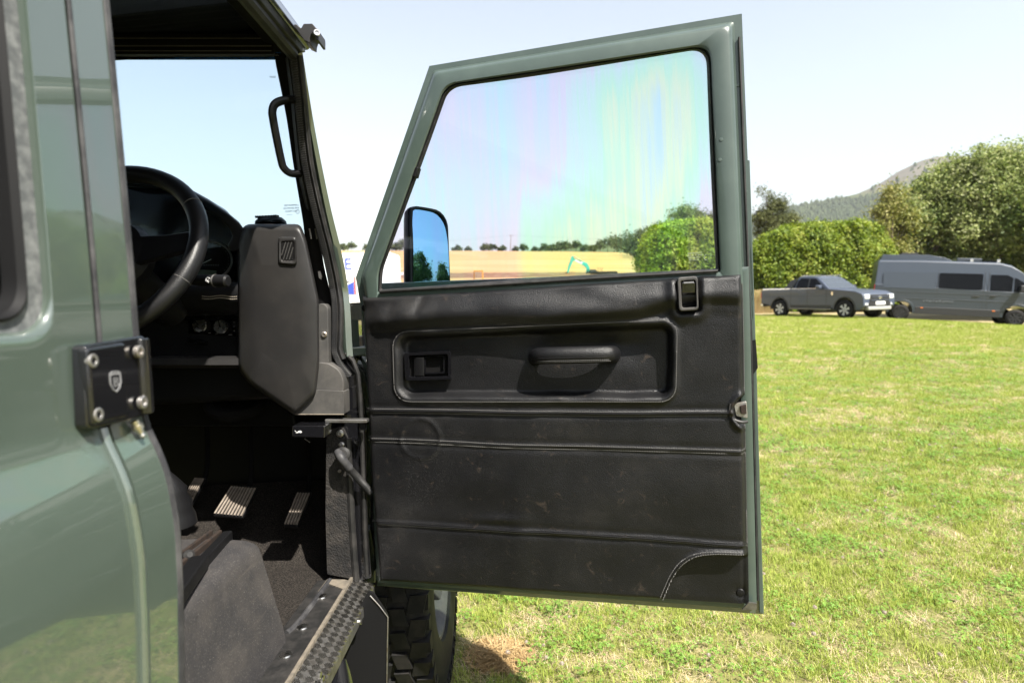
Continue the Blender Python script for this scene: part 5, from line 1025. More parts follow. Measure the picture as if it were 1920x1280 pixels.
# the row on the skyline, each tree its own
row = [(560, 460, 9), (596, 462, 8), (622, 459, 10), (646, 463, 7), (662, 460, 7), (690, 464, 6), (728, 461, 9), (746, 463, 8), (757, 459, 11), (860, 466, 7), (880, 467, 5), (912, 464, 8), (925, 463, 8), (943, 466, 6), (968, 467, 5), (982, 464, 7), (1004, 467, 5), (1022, 464, 8), (1036, 464, 7), (1052, 461, 10), (1062, 461, 10),
       (1081, 459, 8), (1098, 465, 7), (1112, 465, 6), (1126, 460, 9), (1140, 456, 13), (1153, 452, 13), (1166, 458, 13)]
ORD = ['leftmost', 'second from the left', 'third from the left', 'fourth from the left', 'fifth from the left', 'sixth from the left', 'seventh from the left', 'eighth from the left', 'rightmost']
def row_label(i):
    px, _, rp = row[i]; spans = [(0, 640, 'left of the white lorry'), (640, 700, 'above the white lorry'), (700, 780, 'left of the wing mirror'), (780, 955, 'right of the wing mirror'), (955, 1045, 'right of the power pole'), (1045, 1110, 'above the excavator'), (1110, 1300, 'just left of the copse')]
    for a_, b_, t in spans:
        if a_ <= px < b_:
            k = [q[0] for q in row if a_ <= q[0] < b_]; j = k.index(px); w = 'rightmost' if j == len(k) - 1 else ORD[j]; return '%s skyline tree, %s of those %s' % ('tall' if rp > 9 else 'round' if rp > 6 else 'low', w, t)
for i, (px, py, rp) in enumerate(row):
    dd = YR + 6 + (i * 37 % 11); g = G(px, dd); zb = field_z(g.x, YR) - 0.6; bb = (g.x, dd, zb); r_ = rp / FPX * dd
    q = P(px, py, dd); cz = q.z - zb
    tree(row_label(i), bb, [(0, 0, max(cz, r_ * .6), r_ * .8), (r_ * .6, 0, max(cz - r_ * .3, r_ * .4), r_ * .62), (-r_ * .6, 0, max(cz - r_ * .4, r_ * .4), r_ * .6)], LF['far'], 40, 16, r_ * .35, 0.55, 100 + i, 0.18, group='trees along the skyline of the field', limbs=2)
for i, (px, py, rp, dd) in enumerate([(1176, 448, 15, 240), (1192, 452, 15, 225), (1206, 444, 16, 210), (1222, 440, 17, 190), (1240, 436, 18, 170), (1258, 440, 18, 150), (1188, 462, 13, 190), (1210, 464, 14, 170)]):
    g = G(px, dd); zb = field_z(g.x, dd) - 1; r_ = rp / FPX * dd; q = P(px, py, dd)
    tree(['small tree at the left end of the copse', 'second tree from the left on top of the copse', 'middle tree on top of the copse by the field', 'fourth tree from the left on top of the copse', 'tall copse tree left of the hedge in the window', 'rightmost copse tree half behind the window hedge', 'low tree at the left foot of the copse', 'low tree at the right foot of the copse'][i], (g.x, dd, zb), [(0, 0, q.z - zb, r_), (r_ * .5, 0, (q.z - zb) * .6, r_), (-r_ * .5, 0, (q.z - zb) * .55, r_)], LF['far'], 60, 22, r_ * .35, 0.40, 160 + i, 0.22, group='trees of the copse by the field', limbs=2)
# plantation on the hill: thousands of conifers and broadleaves, one mass
r = np.random.default_rng(5); C_, S_ = [], []
while len(C_) < 9000:
    y = r.uniform(680, 1490); px = r.uniform(1390, 1780); g = G(px, y); z = hill_z(g.x, y)
    lim = 195 + 55 * mnoise.noise(Vector((g.x * .006, y * .006, 9)))
    if z > lim and r.random() > 0.03: continue
    C_.append((g.x, y, z)); S_.append(r.uniform(6, 12) * (0.8 if r.random() < .5 else 1.1))
C_ = np.array(C_); S_ = np.array(S_); n = len(C_); V_, F_ = [], []
ang = np.linspace(0, 2 * np.pi, 6, endpoint=False); kind = r.random(n) < 0.55
prof = np.where(kind[:, None], np.array([[0.30, 0.16, 0.0]]), np.array([[0.34, 0.38, 0.12]])); hh = np.where(kind[:, None], np.array([[0.1, 0.55, 1.2]]), np.array([[0.12, 0.5, 0.85]]))
rings = []
for k in range(3):
    rad = (prof[:, k] * S_)[:, None] * r.uniform(0.75, 1.25, (n, 6)); rings.append(np.stack([C_[:, 0:1] + rad * np.cos(ang), C_[:, 1:2] + rad * np.sin(ang), C_[:, 2:3] + (hh[:, k] * S_)[:, None] + 0 * rad], 2))
V_ = np.stack(rings, 1).reshape(-1, 3); b0 = np.arange(n)[:, None] * 18; F_ = []
for k in range(2):
    for i in range(6): F_.append(np.concatenate([b0 + k * 6 + i, b0 + k * 6 + (i + 1) % 6, b0 + (k + 1) * 6 + (i + 1) % 6, b0 + (k + 1) * 6 + i], 1))
wood = np_mesh('hillside_wood', V_, np.concatenate(F_), leaf_mat('hill_wood', [(0.0156, 0.0260, 0.0114), (0.0312, 0.0442, 0.0182), (0.0520, 0.0676, 0.0260)], 0.0, 0.9, 0.006)); tag(wood, 'wood of many small trees covering the lower hill', kind='stuff')

# ------------------------------------------------------------------ grass
def tuft(kind, seed):
    r = np.random.default_rng(seed); V_, F_ = [], []
    def blade(x, y, h, w, a, bend, segs=2):
        d = np.array([math.cos(a), math.sin(a), 0]); s_ = np.array([-d[1], d[0], 0]); b0 = len(V_)
        for k in range(segs + 1):
            t = k / segs; c = np.array([x, y, 0]) + d * bend * t * t + np.array([0, 0, h * (t - 0.25 * t * t * min(1, bend / max(h, 1e-3)))])
            ww = w * (1 - t * 0.85); V_.append(c - s_ * ww); V_.append(c + s_ * ww)
        for k in range(segs): F_.append((b0 + 2 * k, b0 + 2 * k + 1, b0 + 2 * k + 3, b0 + 2 * k + 2))
    if kind == 'green':
        for _ in range(46):
            rr = 0.07 * math.sqrt(r.random()); a0 = r.uniform(0, 6.28); blade(rr * math.cos(a0), rr * math.sin(a0), r.uniform(0.02, 0.055), r.uniform(0.0012, 0.0024), r.uniform(0, 6.28), r.uniform(0.005, 0.045))
    elif kind == 'straw':
        for _ in range(30):
            rr = 0.08 * math.sqrt(r.random()); a0 = r.uniform(0, 6.28); blade(rr * math.cos(a0), rr * math.sin(a0), r.uniform(0.006, 0.035), r.uniform(0.0008, 0.0018), r.uniform(0, 6.28), r.uniform(0.02, 0.09))
    elif kind == 'clover':
        for _ in range(13):
            rr = 0.07 * math.sqrt(r.random()); a0 = r.uniform(0, 6.28); x, y, h = rr * math.cos(a0), rr * math.sin(a0), r.uniform(0.02, 0.045); tl_ = r.normal(0, 0.25, 2)
            for q in range(3):
                b_ = q * 2.094 + r.uniform(-.2, .2) + a0; s_ = r.uniform(0.005, 0.008); d = np.array([math.cos(b_), math.sin(b_)]); e = np.array([-d[1], d[0]]); b0 = len(V_)
                for (u_, v_) in ((0, 0), (1.0, -0.75), (1.7, 0), (1.0, 0.75)):
                    pxy = d * u_ * s_ + e * v_ * s_; V_.append(np.array([x + pxy[0], y + pxy[1], h + pxy @ tl_]))
                F_.append((b0, b0 + 1, b0 + 2, b0 + 3))
    V_ = np.array(V_); return V_, np.array(F_)
GM = {'green': leaf_mat('grass_blade', [(0.0983, 0.1574, 0.0195), (0.1963, 0.2605, 0.0391), (0.3120, 0.3452, 0.0714), (0.4621, 0.4300, 0.1686)], 0.22, 0.55, 0.3),
      'straw': leaf_mat('dry_blade', [(0.3658, 0.2731, 0.1442), (0.5120, 0.3870, 0.2451), (0.5500, 0.5349, 0.4037)], 0.2, 0.7, 0.3),
      'clover': leaf_mat('clover_leaf', [(0.0694, 0.1452, 0.0195), (0.1386, 0.2422, 0.0391), (0.2311, 0.3270, 0.0778)], 0.3, 0.45, 0.3)}
tuft_col = bpy.data.collections.new('tufts'); kinds = ['green'] * 5 + ['straw'] * 3 + ['clover'] * 3
for i, k in enumerate(kinds):
    v, f_ = tuft(k, 300 + i); me = bpy.data.meshes.new('tuft'); me.from_pydata(v.tolist(), [], f_.tolist()); me.materials.append(GM[k]); me.polygons.foreach_set('use_smooth', [True] * len(me.polygons))
    o = bpy.data.objects.new('tuft_%02d' % i, me); tuft_col.objects.link(o)
def scatter(name, pos, rot, scl, idx, coll, mt):
    me = bpy.data.meshes.new(name); me.from_pydata([tuple(p) for p in pos], [], []); n = len(pos)
    a = me.attributes.new('rot', 'FLOAT_VECTOR', 'POINT'); a.data.foreach_set('vector', np.asarray(rot, np.float32).ravel())
    a = me.attributes.new('scl', 'FLOAT', 'POINT'); a.data.foreach_set('value', np.asarray(scl, np.float32))
    a = me.attributes.new('idx', 'INT', 'POINT'); a.data.foreach_set('value', np.asarray(idx, np.int32))
    me.materials.append(mt); o = bpy.data.objects.new(name, me); COL.objects.link(o)
    g = bpy.data.node_groups.new(name + '_nodes', 'GeometryNodeTree'); g.interface.new_socket('Geometry', in_out='INPUT', socket_type='NodeSocketGeometry'); g.interface.new_socket('Geometry', in_out='OUTPUT', socket_type='NodeSocketGeometry')
    i_ = g.nodes.new('NodeGroupInput'); o_ = g.nodes.new('NodeGroupOutput'); ip = g.nodes.new('GeometryNodeInstanceOnPoints'); ci = g.nodes.new('GeometryNodeCollectionInfo')
    ci.inputs['Collection'].default_value = coll; ci.inputs['Separate Children'].default_value = True; ci.inputs['Reset Children'].default_value = True; ip.inputs['Pick Instance'].default_value = True
    def na(nm, ty):
        q = g.nodes.new('GeometryNodeInputNamedAttribute'); q.data_type = ty; q.inputs['Name'].default_value = nm; return q.outputs[0]
    L = g.links.new; L(i_.outputs[0], ip.inputs['Points']); L(ci.outputs[0], ip.inputs['Instance']); L(na('idx', 'INT'), ip.inputs['Instance Index']); L(na('rot', 'FLOAT_VECTOR'), ip.inputs['Rotation']); L(na('scl', 'FLOAT'), ip.inputs['Scale'])
    L(ip.outputs[0], o_.inputs[0]); md = o.modifiers.new('scatter', 'NODES'); md.node_group = g; return o
r = np.random.default_rng(9); PS = []
HAY = G(918, 2.02); HAY2 = Vector((0.09, 2.35, 0))
for y0, y1, den, sc in ((1.2, 4.5, 850, 0.66), (4.5, 9, 330, 0.85), (9, 17, 110, 1.25), (17, 30, 36, 1.8)):
    xa, xb = -0.55 * y1 - 0.3, 1.05 * y1 + 1.0; n = int((xb - xa) * (y1 - y0) * den); x = r.uniform(xa, xb, n); y = r.uniform(y0, y1, n)
    k = (x > -0.5 * y - 0.3) & (x < 1.0 * y + 0.8); x, y = x[k], y[k]; PS.append(np.stack([x, y, np.full(len(x), sc)], 1))
PS = np.concatenate(PS); nz = np.array([mnoise.noise(Vector((x * 1.3, y * 1.3, 0))) + 0.6 * mnoise.noise(Vector((x * 4.5, y * 4.5, 4))) for x, y in PS[:, :2]])
cl = np.array([mnoise.noise(Vector((x * 2.6 + 9, y * 2.6, 7))) for x, y in PS[:, :2]]); u = r.random(len(PS))
idx = r.integers(0, 5, len(PS)); straw = u < np.clip(0.21 + 0.50 * nz, 0.07, 0.72); clv = (~straw) & (r.random(len(PS)) < np.clip(0.30 + 0.9 * cl, 0.03, 0.8)) & (PS[:, 1] < 12)
idx = np.where(straw, r.integers(5, 8, len(PS)), np.where(clv, r.integers(8, 11, len(PS)), idx))
keep = (np.hypot((PS[:, 0] - HAY.x) / 0.11, (PS[:, 1] - HAY.y) / 0.10) > 1) & ~((np.abs(PS[:, 0] + 0.345) < 0.14) & (np.abs(PS[:, 1] - YA) < 0.2)); PS, idx = PS[keep], idx[keep]
n = len(PS); rot = np.stack([r.normal(0, .12, n), r.normal(0, .12, n), r.uniform(0, 6.28, n)], 1)
grass = scatter('grass', np.stack([PS[:, 0], PS[:, 1], np.array([gz(a_, b_) for a_, b_ in PS[:, :2]])], 1), rot, PS[:, 2] * r.uniform(0.7, 1.25, n), idx, tuft_col, GM['green']); tag(grass, 'short sunlit grass with dry blades and clover on the lawn', kind='stuff')
# clover flowers
fc = bpy.data.collections.new('flowers'); fm = leaf_mat('clover_flower', [(0.32, 0.26, 0.21), (0.46, 0.40, 0.35)], 0.3, 0.7, 1.0)
for i in range(3):
    rr = np.random.default_rng(400 + i); n_ = 40; d = rr.normal(0, 1, (n_, 3)); d /= np.linalg.norm(d, axis=1)[:, None]; d[:, 2] = np.abs(d[:, 2]) * 0.9 - 0.2
    v, f_ = leaf_quads(d * 0.0065 + np.array([0, 0, 0.045]), d, np.full(n_, 0.0042), 0.4, 0.2, rr); me = bpy.data.meshes.new('flower'); me.from_pydata(v.tolist(), [], f_.tolist()); me.materials.append(fm); o = bpy.data.objects.new('flower_%d' % i, me); fc.objects.link(o)
FP = []
for _ in range(1300):
    y = r.uniform(1.5, 9) ; x = r.uniform(-0.3 * y, 0.95 * y)
    if mnoise.noise(Vector((x * 2.6 + 9, y * 2.6, 7))) + r.normal(0, .25) > 0.22: FP.append((x, y, 0))
n = len(FP); tag(scatter('clover_flowers', FP, np.stack([r.normal(0, .2, n), r.normal(0, .2, n), r.uniform(0, 6, n)], 1), r.uniform(0.7, 1.15, n), r.integers(0, 3, n), fc, fm), 'white clover flowers scattered in the lawn', kind='stuff')
# patch of dry cut hay beside the front wheel
V_, F_ = [], []; rr = np.random.default_rng(77)
for _ in range(2600):
    a = rr.uniform(0, 6.28); q = math.sqrt(rr.random()) * rr.uniform(0.6, 1.15); x, y = HAY.x + 0.115 * q * math.cos(a), HAY.y + 0.105 * q * math.sin(a); z = 0.004 + 0.028 * max(0, 1 - q) * rr.random() + rr.uniform(0, .008)
    b_ = rr.uniform(0, 6.28); L_ = rr.uniform(0.008, 0.03); d = np.array([math.cos(b_), math.sin(b_), rr.normal(0, .25)]) * L_; e = np.array([-math.sin(b_), math.cos(b_), rr.normal(0, .3)]) * rr.uniform(0.0006, 0.0013); c = np.array([x, y, z]); k = len(V_); V_ += [c - d - e, c + d - e, c + d + e, c - d + e]; F_.append((k, k + 1, k + 2, k + 3))
hay = np_mesh('hay_patch', np.array(V_), np.array(F_), leaf_mat('hay', [(0.2163, 0.1331, 0.0541), (0.3162, 0.2163, 0.0998), (0.3994, 0.2995, 0.1581)], 0.15, 0.8, 6)); tag(hay, 'small heap of brown cut hay on the lawn beside the front wheel', kind='stuff')
# tall dry grass at the foot of the hedge
V_, F_ = [], []
for _ in range(5000):
    px = rr.uniform(1400, 1475); dd = rr.uniform(32.4, 34.2); g = G(px, dd); h = rr.uniform(0.5, 1.35) * (1 - abs(px - 1430) / 90); b_ = rr.uniform(0, 6.28); bend = np.array([math.cos(b_), math.sin(b_), 0]) * h * 0.25; w = np.array([0.012, 0, 0]); c = np.array([g.x, dd, 0]); k = len(V_)
    V_ += [c - w, c + w, c + bend * .5 + [0, 0, h * .6] + w * .7, c + bend * .5 + [0, 0, h * .6] - w * .7, c + bend + [0, 0, h] + w * 1.4, c + bend + [0, 0, h] - w * 1.4]; F_ += [(k, k + 1, k + 2, k + 3), (k + 3, k + 2, k + 4, k + 5)]
tag(np_mesh('tall_dry_grass', np.array(V_), np.array(F_), leaf_mat('tall_dry', [(0.2246, 0.1474, 0.0632), (0.3159, 0.2317, 0.1123), (0.2106, 0.2106, 0.0702)], 0.2, 0.8, 0.5)), 'tall dry seeding grass at the foot of the hedge behind the pickup', kind='stuff')

# ------------------------------------------------------------------ vehicles on the lawn
M['truck_grey'] = mat('metallic_grey', (0.040, 0.050, 0.074), 0.42, 0.0, 0.25)
M['van_grey'] = mat('slate_blue_grey', (0.019, 0.027, 0.041), 0.42, 0.0, 0.6)
M['car_glass'] = mat('car_glass', (0.004, 0.0045, 0.006), 0.05, spec=0.12)
M['screen_glass'] = mat('windscreen_reflecting', (0.035, 0.042, 0.050), 0.08, 0.0, 0.3)
M['bright_spoke'] = mat('machined_spoke', (0.45, 0.45, 0.46), 0.4, 0.3)
M['chrome'] = mat('chrome', (0.75, 0.75, 0.76), 0.12, 1.0)
M['lamp'] = mat('clear_lamp', (0.62, 0.64, 0.66), 0.12, 0.3, 1.0)
M['amber'] = mat('amber_lens', (0.65, 0.16, 0.02), 0.25, 0, 0.5)
M['red'] = mat('red_lens', (0.40, 0.015, 0.012), 0.25, 0, 0.5)
M['trim'] = mat('dark_trim', (0.018, 0.018, 0.019), 0.5)
M['plate'] = mat('plate_white', (0.75, 0.75, 0.74), 0.4)
for k_ in ('truck_grey', 'van_grey'): M[k_].node_tree.nodes['Principled BSDF'].inputs['Coat IOR'].default_value = 1.65
def car_root(name, label, cat, rear, front, wb):
    """placed by the ground points below its near rear and front wheels; local x forward, y left, z up, origin at the near rear wheel"""
    h = (front - rear).normalized(); a = math.atan2(h.y, h.x); mw = Matrix.Translation(Vector(rear)) @ Matrix.Rotation(a, 4, 'Z') @ Matrix.Rotation(-math.asin(h.z), 4, 'Y'); o = empty(name, mw, mw); tag(o, label, cat); return o
def arcp(x, z, r, n=11): return [(x + r * math.cos(a), z + r * math.sin(a)) for a in np.linspace(math.pi * 1.04, -math.pi * 0.04, n)]
def xz(m, pts, y0, y1): return m.prism([Vector((x, y0, z)) for x, z in pts], (0, y1 - y0, 0))
def road_wheel(root, x, y, r, side, spoke_mat, rim_mat, n=6, w=0.25):
    t = MB().lathe([(r * .62, -w / 2), (r * .93, -w / 2), (r, -w * .38), (r, w * .38), (r * .93, w / 2), (r * .62, w / 2)], (x, y, r - 0.015), (0, side, 0), 32, False).build('wheel', M['tyre'], root, angle=50)
    MB().lathe([(0, w * .1), (r * .60, w * .1), (r * .60, w * .46), (r * .64, w * .5), (r * .66, w * .46), (r * .66, -w * .4), (0, -w * .4)], (x, y, r - 0.015), (0, side, 0), 28).build('rim', rim_mat, t, angle=50)
    for k in range(n):
        a = 2 * math.pi * k / n + .3; d = Vector((math.cos(a), 0, math.sin(a))); tn = Vector((-d.z, 0, d.x)); c = Vector((x, y + side * w * .40, r - 0.015)); m = MB()
        m.loft([[c + d * (r * q) + tn * ww * i + Vector((0, side, 0)) * 0.02 * j for i, j in ((-1, -1), (1, -1), (1, 1), (-1, 1))] for q, ww in ((0.08, r * .06), (0.35, r * .08), (0.61, r * .15))]); m.build('rim_spoke', spoke_mat, t)
# --- pickup truck
pr_, pf_ = G(1466, 28.0), G(1588, 24.9)
pk_ = car_root('pickup_truck', 'grey double cab pickup truck parked on the lawn beside the camper van', 'pickup', pr_, pf_, 0); WB = (pf_ - pr_).length; PW = 1.86; RW_ = 0.385
yl = lambda t: -0.12 + t * (PW)                         # y from near side (0) to far side (1); near side is -y
yn, yf = -0.14, PW - 0.14
body = [(-1.10, 0.62), (-1.12, 1.0), (-1.10, 1.24), (0.62, 1.27), (2.55, 1.245), (3.2, 1.20), (3.85, 1.13), (WB + .78, 1.02), (WB + .86, 0.86), (WB + .86, .52), (WB + .70, .36), (WB + .52, .36)] + arcp(WB, .40, .475)[::-1] + [(WB - .55, .42), (.55, .42)] + arcp(0, .40, .475)[::-1] + [(-.52, .50)]
bd = xz(MB(), body, yn, yf).build('body', M['truck_grey'], pk_, bevel=0.06, seg=4)
kk = 0.30; zs_ = 1.24
cab = lambda x, z, s: Vector((x, (yn + 0.03 + (z - zs_) * kk) if s < 0 else (yf - 0.03 - (z - zs_) * kk), z))
cabp = [(0.62, 1.24), (2.62, 1.24), (2.25, 1.52), (1.90, 1.76), (1.70, 1.81), (1.15, 1.83), (0.92, 1.80), (0.74, 1.62)]
m = MB(); m.loft([[cab(x, z, -1) for x, z in cabp], [cab(x, z, 1) for x, z in cabp]]); m.build('cab', M['truck_grey'], pk_, bevel=0.05, seg=3)
def sideglass(pts, nm='side_window', mt='car_glass', off=0.012, root=pk_, cabf=cab):
    m = MB(); m.prism([cabf(x, z, -1) + Vector((0, -off, 0)) for x, z in pts], (0, 0.02, 0.0)); return m.build(nm, M[mt], root)
sideglass([(0.86, 1.30), (1.50, 1.30), (1.50, 1.72), (1.08, 1.74), (0.94, 1.64)]); sideglass([(1.56, 1.30), (2.30, 1.30), (2.10, 1.50), (1.84, 1.70), (1.56, 1.72)])
m = MB(); m.prism([cab(0.70, 1.30, -1) + Vector((0, -.010, 0)), cab(0.80, 1.30, -1) + Vector((0, -.010, 0)), cab(0.90, 1.70, -1) + Vector((0, -.010, 0)), cab(0.82, 1.66, -1) + Vector((0, -.010, 0))], (0, 0.02, 0)); m.build('quarter_window', M['car_glass'], pk_)
def frontglass(a, b, inset, root, cabf, mt='screen_glass'):
    m = MB(); na = Vector((b[1] - a[1], 0, -(b[0] - a[0]))); na = na.normalized(); na = na if na.x > 0 else -na
    q = [cabf(a[0], a[1], -1) + Vector((0, inset, 0)), cabf(a[0], a[1], 1) - Vector((0, inset, 0)), cabf(b[0], b[1], 1) - Vector((0, inset, 0)), cabf(b[0], b[1], -1) + Vector((0, inset, 0))]
    m.prism([p + na * 0.012 for p in q], -na * 0.02); return m.build('windscreen', M[mt], root)
wl_ = [(0.70, 1.285), (2.34, 1.285)]
m = MB(); m.tube([cab(x, z, -1) + Vector((0, -.016, 0)) for x, z in ((0.68, 1.28), (2.40, 1.275))], 0.014, 6); m.build('window_line', M['chrome'], pk_)
m = MB(); m.prism([cab(x, z, -1) + Vector((0, -.011, 0)) for x, z in ((1.49, 1.30), (1.57, 1.30), (1.57, 1.72), (1.49, 1.72))], (0, .02, 0)); m.build('door_post', M['trim'], pk_)
MB().box(.62, WB - .62, yn - .006, yn + .02, .44, .56).build('sill_trim', M['trim'], pk_, bevel=0.005)
MB().box(-.50, WB - .60, yn - .010, yn + .02, .955, .985).build('body_crease', M['truck_grey'], pk_, bevel=0.012)
frontglass((2.56, 1.275), (1.96, 1.72), 0.07, pk_, cab)
for s, yy in ((-1, yn), (1, yf)):
    road_wheel(pk_, 0, yy + (-s) * 0.125, RW_, s, M['bright_spoke'], M['trim']); road_wheel(pk_, WB, yy + (-s) * 0.125, RW_, s, M['bright_spoke'], M['trim'])
    for x in (0, WB):
        m = MB(); o_ = arcp(x, .40, .53, 15); i_ = arcp(x, .40, .465, 15); m.prism([Vector((a, yy + s * .012, b_)) for a, b_ in o_ + i_[::-1]], (0, -s * .05, 0)); m.build('arch_moulding', M['trim'], pk_, bevel=0.01)
xf = WB + 0.86
m = MB(); m.box(xf - .02, xf + .022, yn + .34, yf - .34, 0.66, 0.98); gr = m.build('grille', M['trim'], pk_, bevel=0.02)
for z in (0.76, .89): MB().box(xf + .02, xf + .04, yn + .42, yf - .42, z - .02, z + .02).build('grille_bar', M['truck_grey'], gr)
m = MB(); yc = (yn + yf) / 2; m.lathe([(0, 0), (.085, 0), (.075, .02), (0, .025)], (xf + .03, yc, .86), (1, 0, 0), 16); m.build('grille_badge', M['chrome'], gr)
for s in (0, 1):
    y0 = yn + .06 if s == 0 else yf - .38
    MB().box(xf - .16, xf + .012, y0, y0 + .32, .80, 1.0).build('headlamp', M['lamp'], pk_, bevel=0.03)
    MB().box(xf - .1, xf + .02, y0 + .02, y0 + .22, .55, .64).build('fog_lamp', M['lamp'], pk_, bevel=0.02)
MB().box(xf - .1, xf + .05, yn + .25, yf - .25, .36, .50).build('bumper_guard', mat('silver_skid_plate', (0.45, 0.45, 0.44), 0.4, 0.5), pk_, bevel=0.03)
npl = MB().box(xf + .045, xf + .06, yc - .28, yc + .28, .57, .70).build('number_plate', M['plate'], pk_, bevel=0.005)
MB().box(xf - .05, xf + .04, yn + .30, yf - .30, .52, .66).build('lower_grille', M['trim'], pk_, bevel=0.01)
for s, yy in ((-1, yn), (1, yf)):
    MB().box(2.12, 2.32, yy + s * .02, yy + s * .24, 1.25, 1.42).build('door_mirror', M['trim' if s > 0 else 'truck_grey'], pk_, bevel=0.05, seg=3)
for x in (0.95, 1.70): MB().box(x, x + .22, yn - .03, yn + .01, 1.08, 1.12).build('door_handle', M['truck_grey'], pk_, bevel=0.01)
for x in (0.63, 1.53, 2.50): m = MB(); m.box(x - .011, x + .011, yn - .003, yn + .01, .50, 1.22); m.build('door_gap', M['trim'], pk_)
MB().box(.60, WB - .6, yn - .06, yn + .1, .36, .42).build('side_step', M['alloy'], pk_, bevel=0.01)
MB().box(-1.08, .55, yn + .06, yf - .06, 1.25, 1.31).build('tonneau_cover', M['chrome'], pk_, bevel=0.01)
m = MB(); m.prism([cab(.62, 1.30, -1), cab(.22, 1.30, -1), cab(.48, 1.66, -1), cab(.80, 1.76, -1)], (0, .06, 0)); m.prism([cab(.62, 1.30, 1), cab(.22, 1.30, 1), cab(.48, 1.66, 1), cab(.80, 1.76, 1)], (0, -.06, 0)); tag(m.build('sports_bar', M['trim'], pk_, bevel=0.02), kind='stuff')
MB().box(-1.135, -1.06, yn + .0, yn + .14, .86, 1.14).build('tail_lamp', M['red'], pk_, bevel=0.02)
MB().box(-1.2, -1.05, yn + .05, yf - .05, .46, .58).build('rear_bumper', M['chrome'], pk_, bevel=0.02)
MB().box(WB - .62, WB - .54, yn - .012, yn + .01, .98, 1.12).build('wing_vent', M['chrome'], pk_)
for s in (-1, 1): MB().box(.95, 2.0, yc + s * .64 - .02, yc + s * .64 + .02, 1.835, 1.86).build('roof_rail', M['chrome'], pk_, bevel=0.008)
text('number_plate_text', '', .1, (0, 0, 0), (0, 1, 0), (0, 0, 1), M['trim'], npl) if 0 else None
# --- camper van
vr, vf_ = G(1687, 27.4), G(1903, 25.6); vr.z, vf_.z = gz(vr.x, vr.y), gz(vf_.x, vf_.y)
vn = car_root('camper_van', 'slate grey high roof camper van parked in front of the big trees', 'van', vr, vf_, 0); VB = (vf_ - vr).length; VW = 2.02; y0_, y1_ = -0.12, VW - .12
vbody = [(-1.05, .52), (-1.10, 1.0), (-1.10, 1.62), (VB + .86, 1.42), (VB + 1.02, 1.10), (VB + 1.05, .60), (VB + .95, .34), (VB + .5, .34)] + arcp(VB, .42, .46)[::-1] + [(VB - .55, .34), (.55, .34)] + arcp(0, .42, .46)[::-1] + [(-.5, .40)]
xz(MB(), vbody, y0_, y1_).build('body', M['van_grey'], vn, bevel=0.06, seg=3)
vz = 1.40
vzz = lambda z: z if z < 1.4 else 1.4 + (z - 1.4) * 1.13
vcab = lambda x, z, s: Vector((x, (y0_ + .005 + max(0, z - vz) * .085 + max(0, z - 2.35) * .35) if s < 0 else (y1_ - .005 - max(0, z - vz) * .085 - max(0, z - 2.35) * .35), vzz(z)))
up = [(-1.098, 1.40), (VB + .82, 1.40), (VB + .60, 1.66), (VB + .10, 2.18), (VB - .28, 2.46), (VB - .7, 2.56), (.5, 2.60), (-.98, 2.58), (-1.04, 2.5)]
m = MB(); secs = []
for t in (0, .04, .12, .88, .96, 1.0):
    sec = []
    for x, z in up:
        a, b_ = vcab(x, z, -1), vcab(x, z, 1); dz = -0.07 * (1 if t in (0, 1.0) else .25 if t in (.04, .96) else 0) * (1 if z > 2.3 else 0); sec.append(a.lerp(b_, t) + Vector((0, 0, dz)))
    secs.append(sec)
m.loft(secs); m.build('high_roof', M['van_grey'], vn, bevel=0.03, seg=3, angle=40)
def vglass(pts, nm, mt, off=.012):
    m = MB(); m.prism([vcab(x, z, -1) + Vector((0, -off, 0)) for x, z in pts], (0, .02, 0)); return m.build(nm, M[mt], vn)
vglass(rpoly([(1.35, 1.48), (2.92, 1.48), (2.92, 2.10), (1.35, 2.10)], .06), 'side_window', 'car_glass')
vglass(rpoly([(-.78, 1.46), (1.22, 1.46), (1.22, 2.10), (-.78, 2.10)], .08), 'side_panel', 'van_grey', .018)
vglass([(VB - .98, 1.47), (VB - .22, 1.47), (VB - .22, 1.98), (VB - .42, 2.08), (VB - .98, 2.08)], 'door_window', 'car_glass')
vglass([(VB - .16, 1.47), (VB + .46, 1.47), (VB + .18, 1.80), (VB - .08, 1.96), (VB - .16, 1.98)], 'quarter_window', 'car_glass')
frontglass((VB + .76, 1.47), (VB - .18, 2.36), .10, vn, vcab)
MB().box(.55, VB - .55, y0_ - .02, y0_ + .04, .34, .66).build('lower_cladding', M['trim'], vn, bevel=0.015)
MB().box(VB + .5, VB + 1.07, y0_ - .012, y1_ + .012, .34, .62).build('front_bumper', M['trim'], vn, bevel=0.03)
for z, h in ((1.30, .02), (1.02, .035)): MB().box(-1.0, VB + .2, y0_ - .012, y0_ + .02, z - h / 2, z + h / 2).build('body_crease', M['van_grey'], vn, bevel=0.006)
for x in (0, VB):
    m = MB(); o_ = arcp(x, .42, .56, 15); i_ = arcp(x, .42, .455, 15); m.prism([Vector((a, y0_ - .012, b_)) for a, b_ in o_ + i_[::-1]], (0, .06, 0)); m.build('arch_flare', M['van_grey'], vn, bevel=0.015)
for s, yy in ((-1, y0_), (1, y1_)):
    for x in (0, VB): road_wheel(vn, x, yy - s * .13, .365, s, M['trim'], M['trim'], 8)
for x in (1.30, 2.98, VB - 1.05): MB().box(x - .006, x + .006, y0_ - .004, y0_ + .01, .66, 2.3).build('door_gap', M['trim'], vn)
for x in (.75, 3.35): MB().box(x, x + .10, y0_ - .028, y0_, .60, .64).build('side_marker', M['amber'], vn)
MB().box(VB - .02, VB + .16, y0_ - .30, y0_ - .05, 1.45, 1.75).build('door_mirror', M['trim'], vn, bevel=0.04, seg=3)
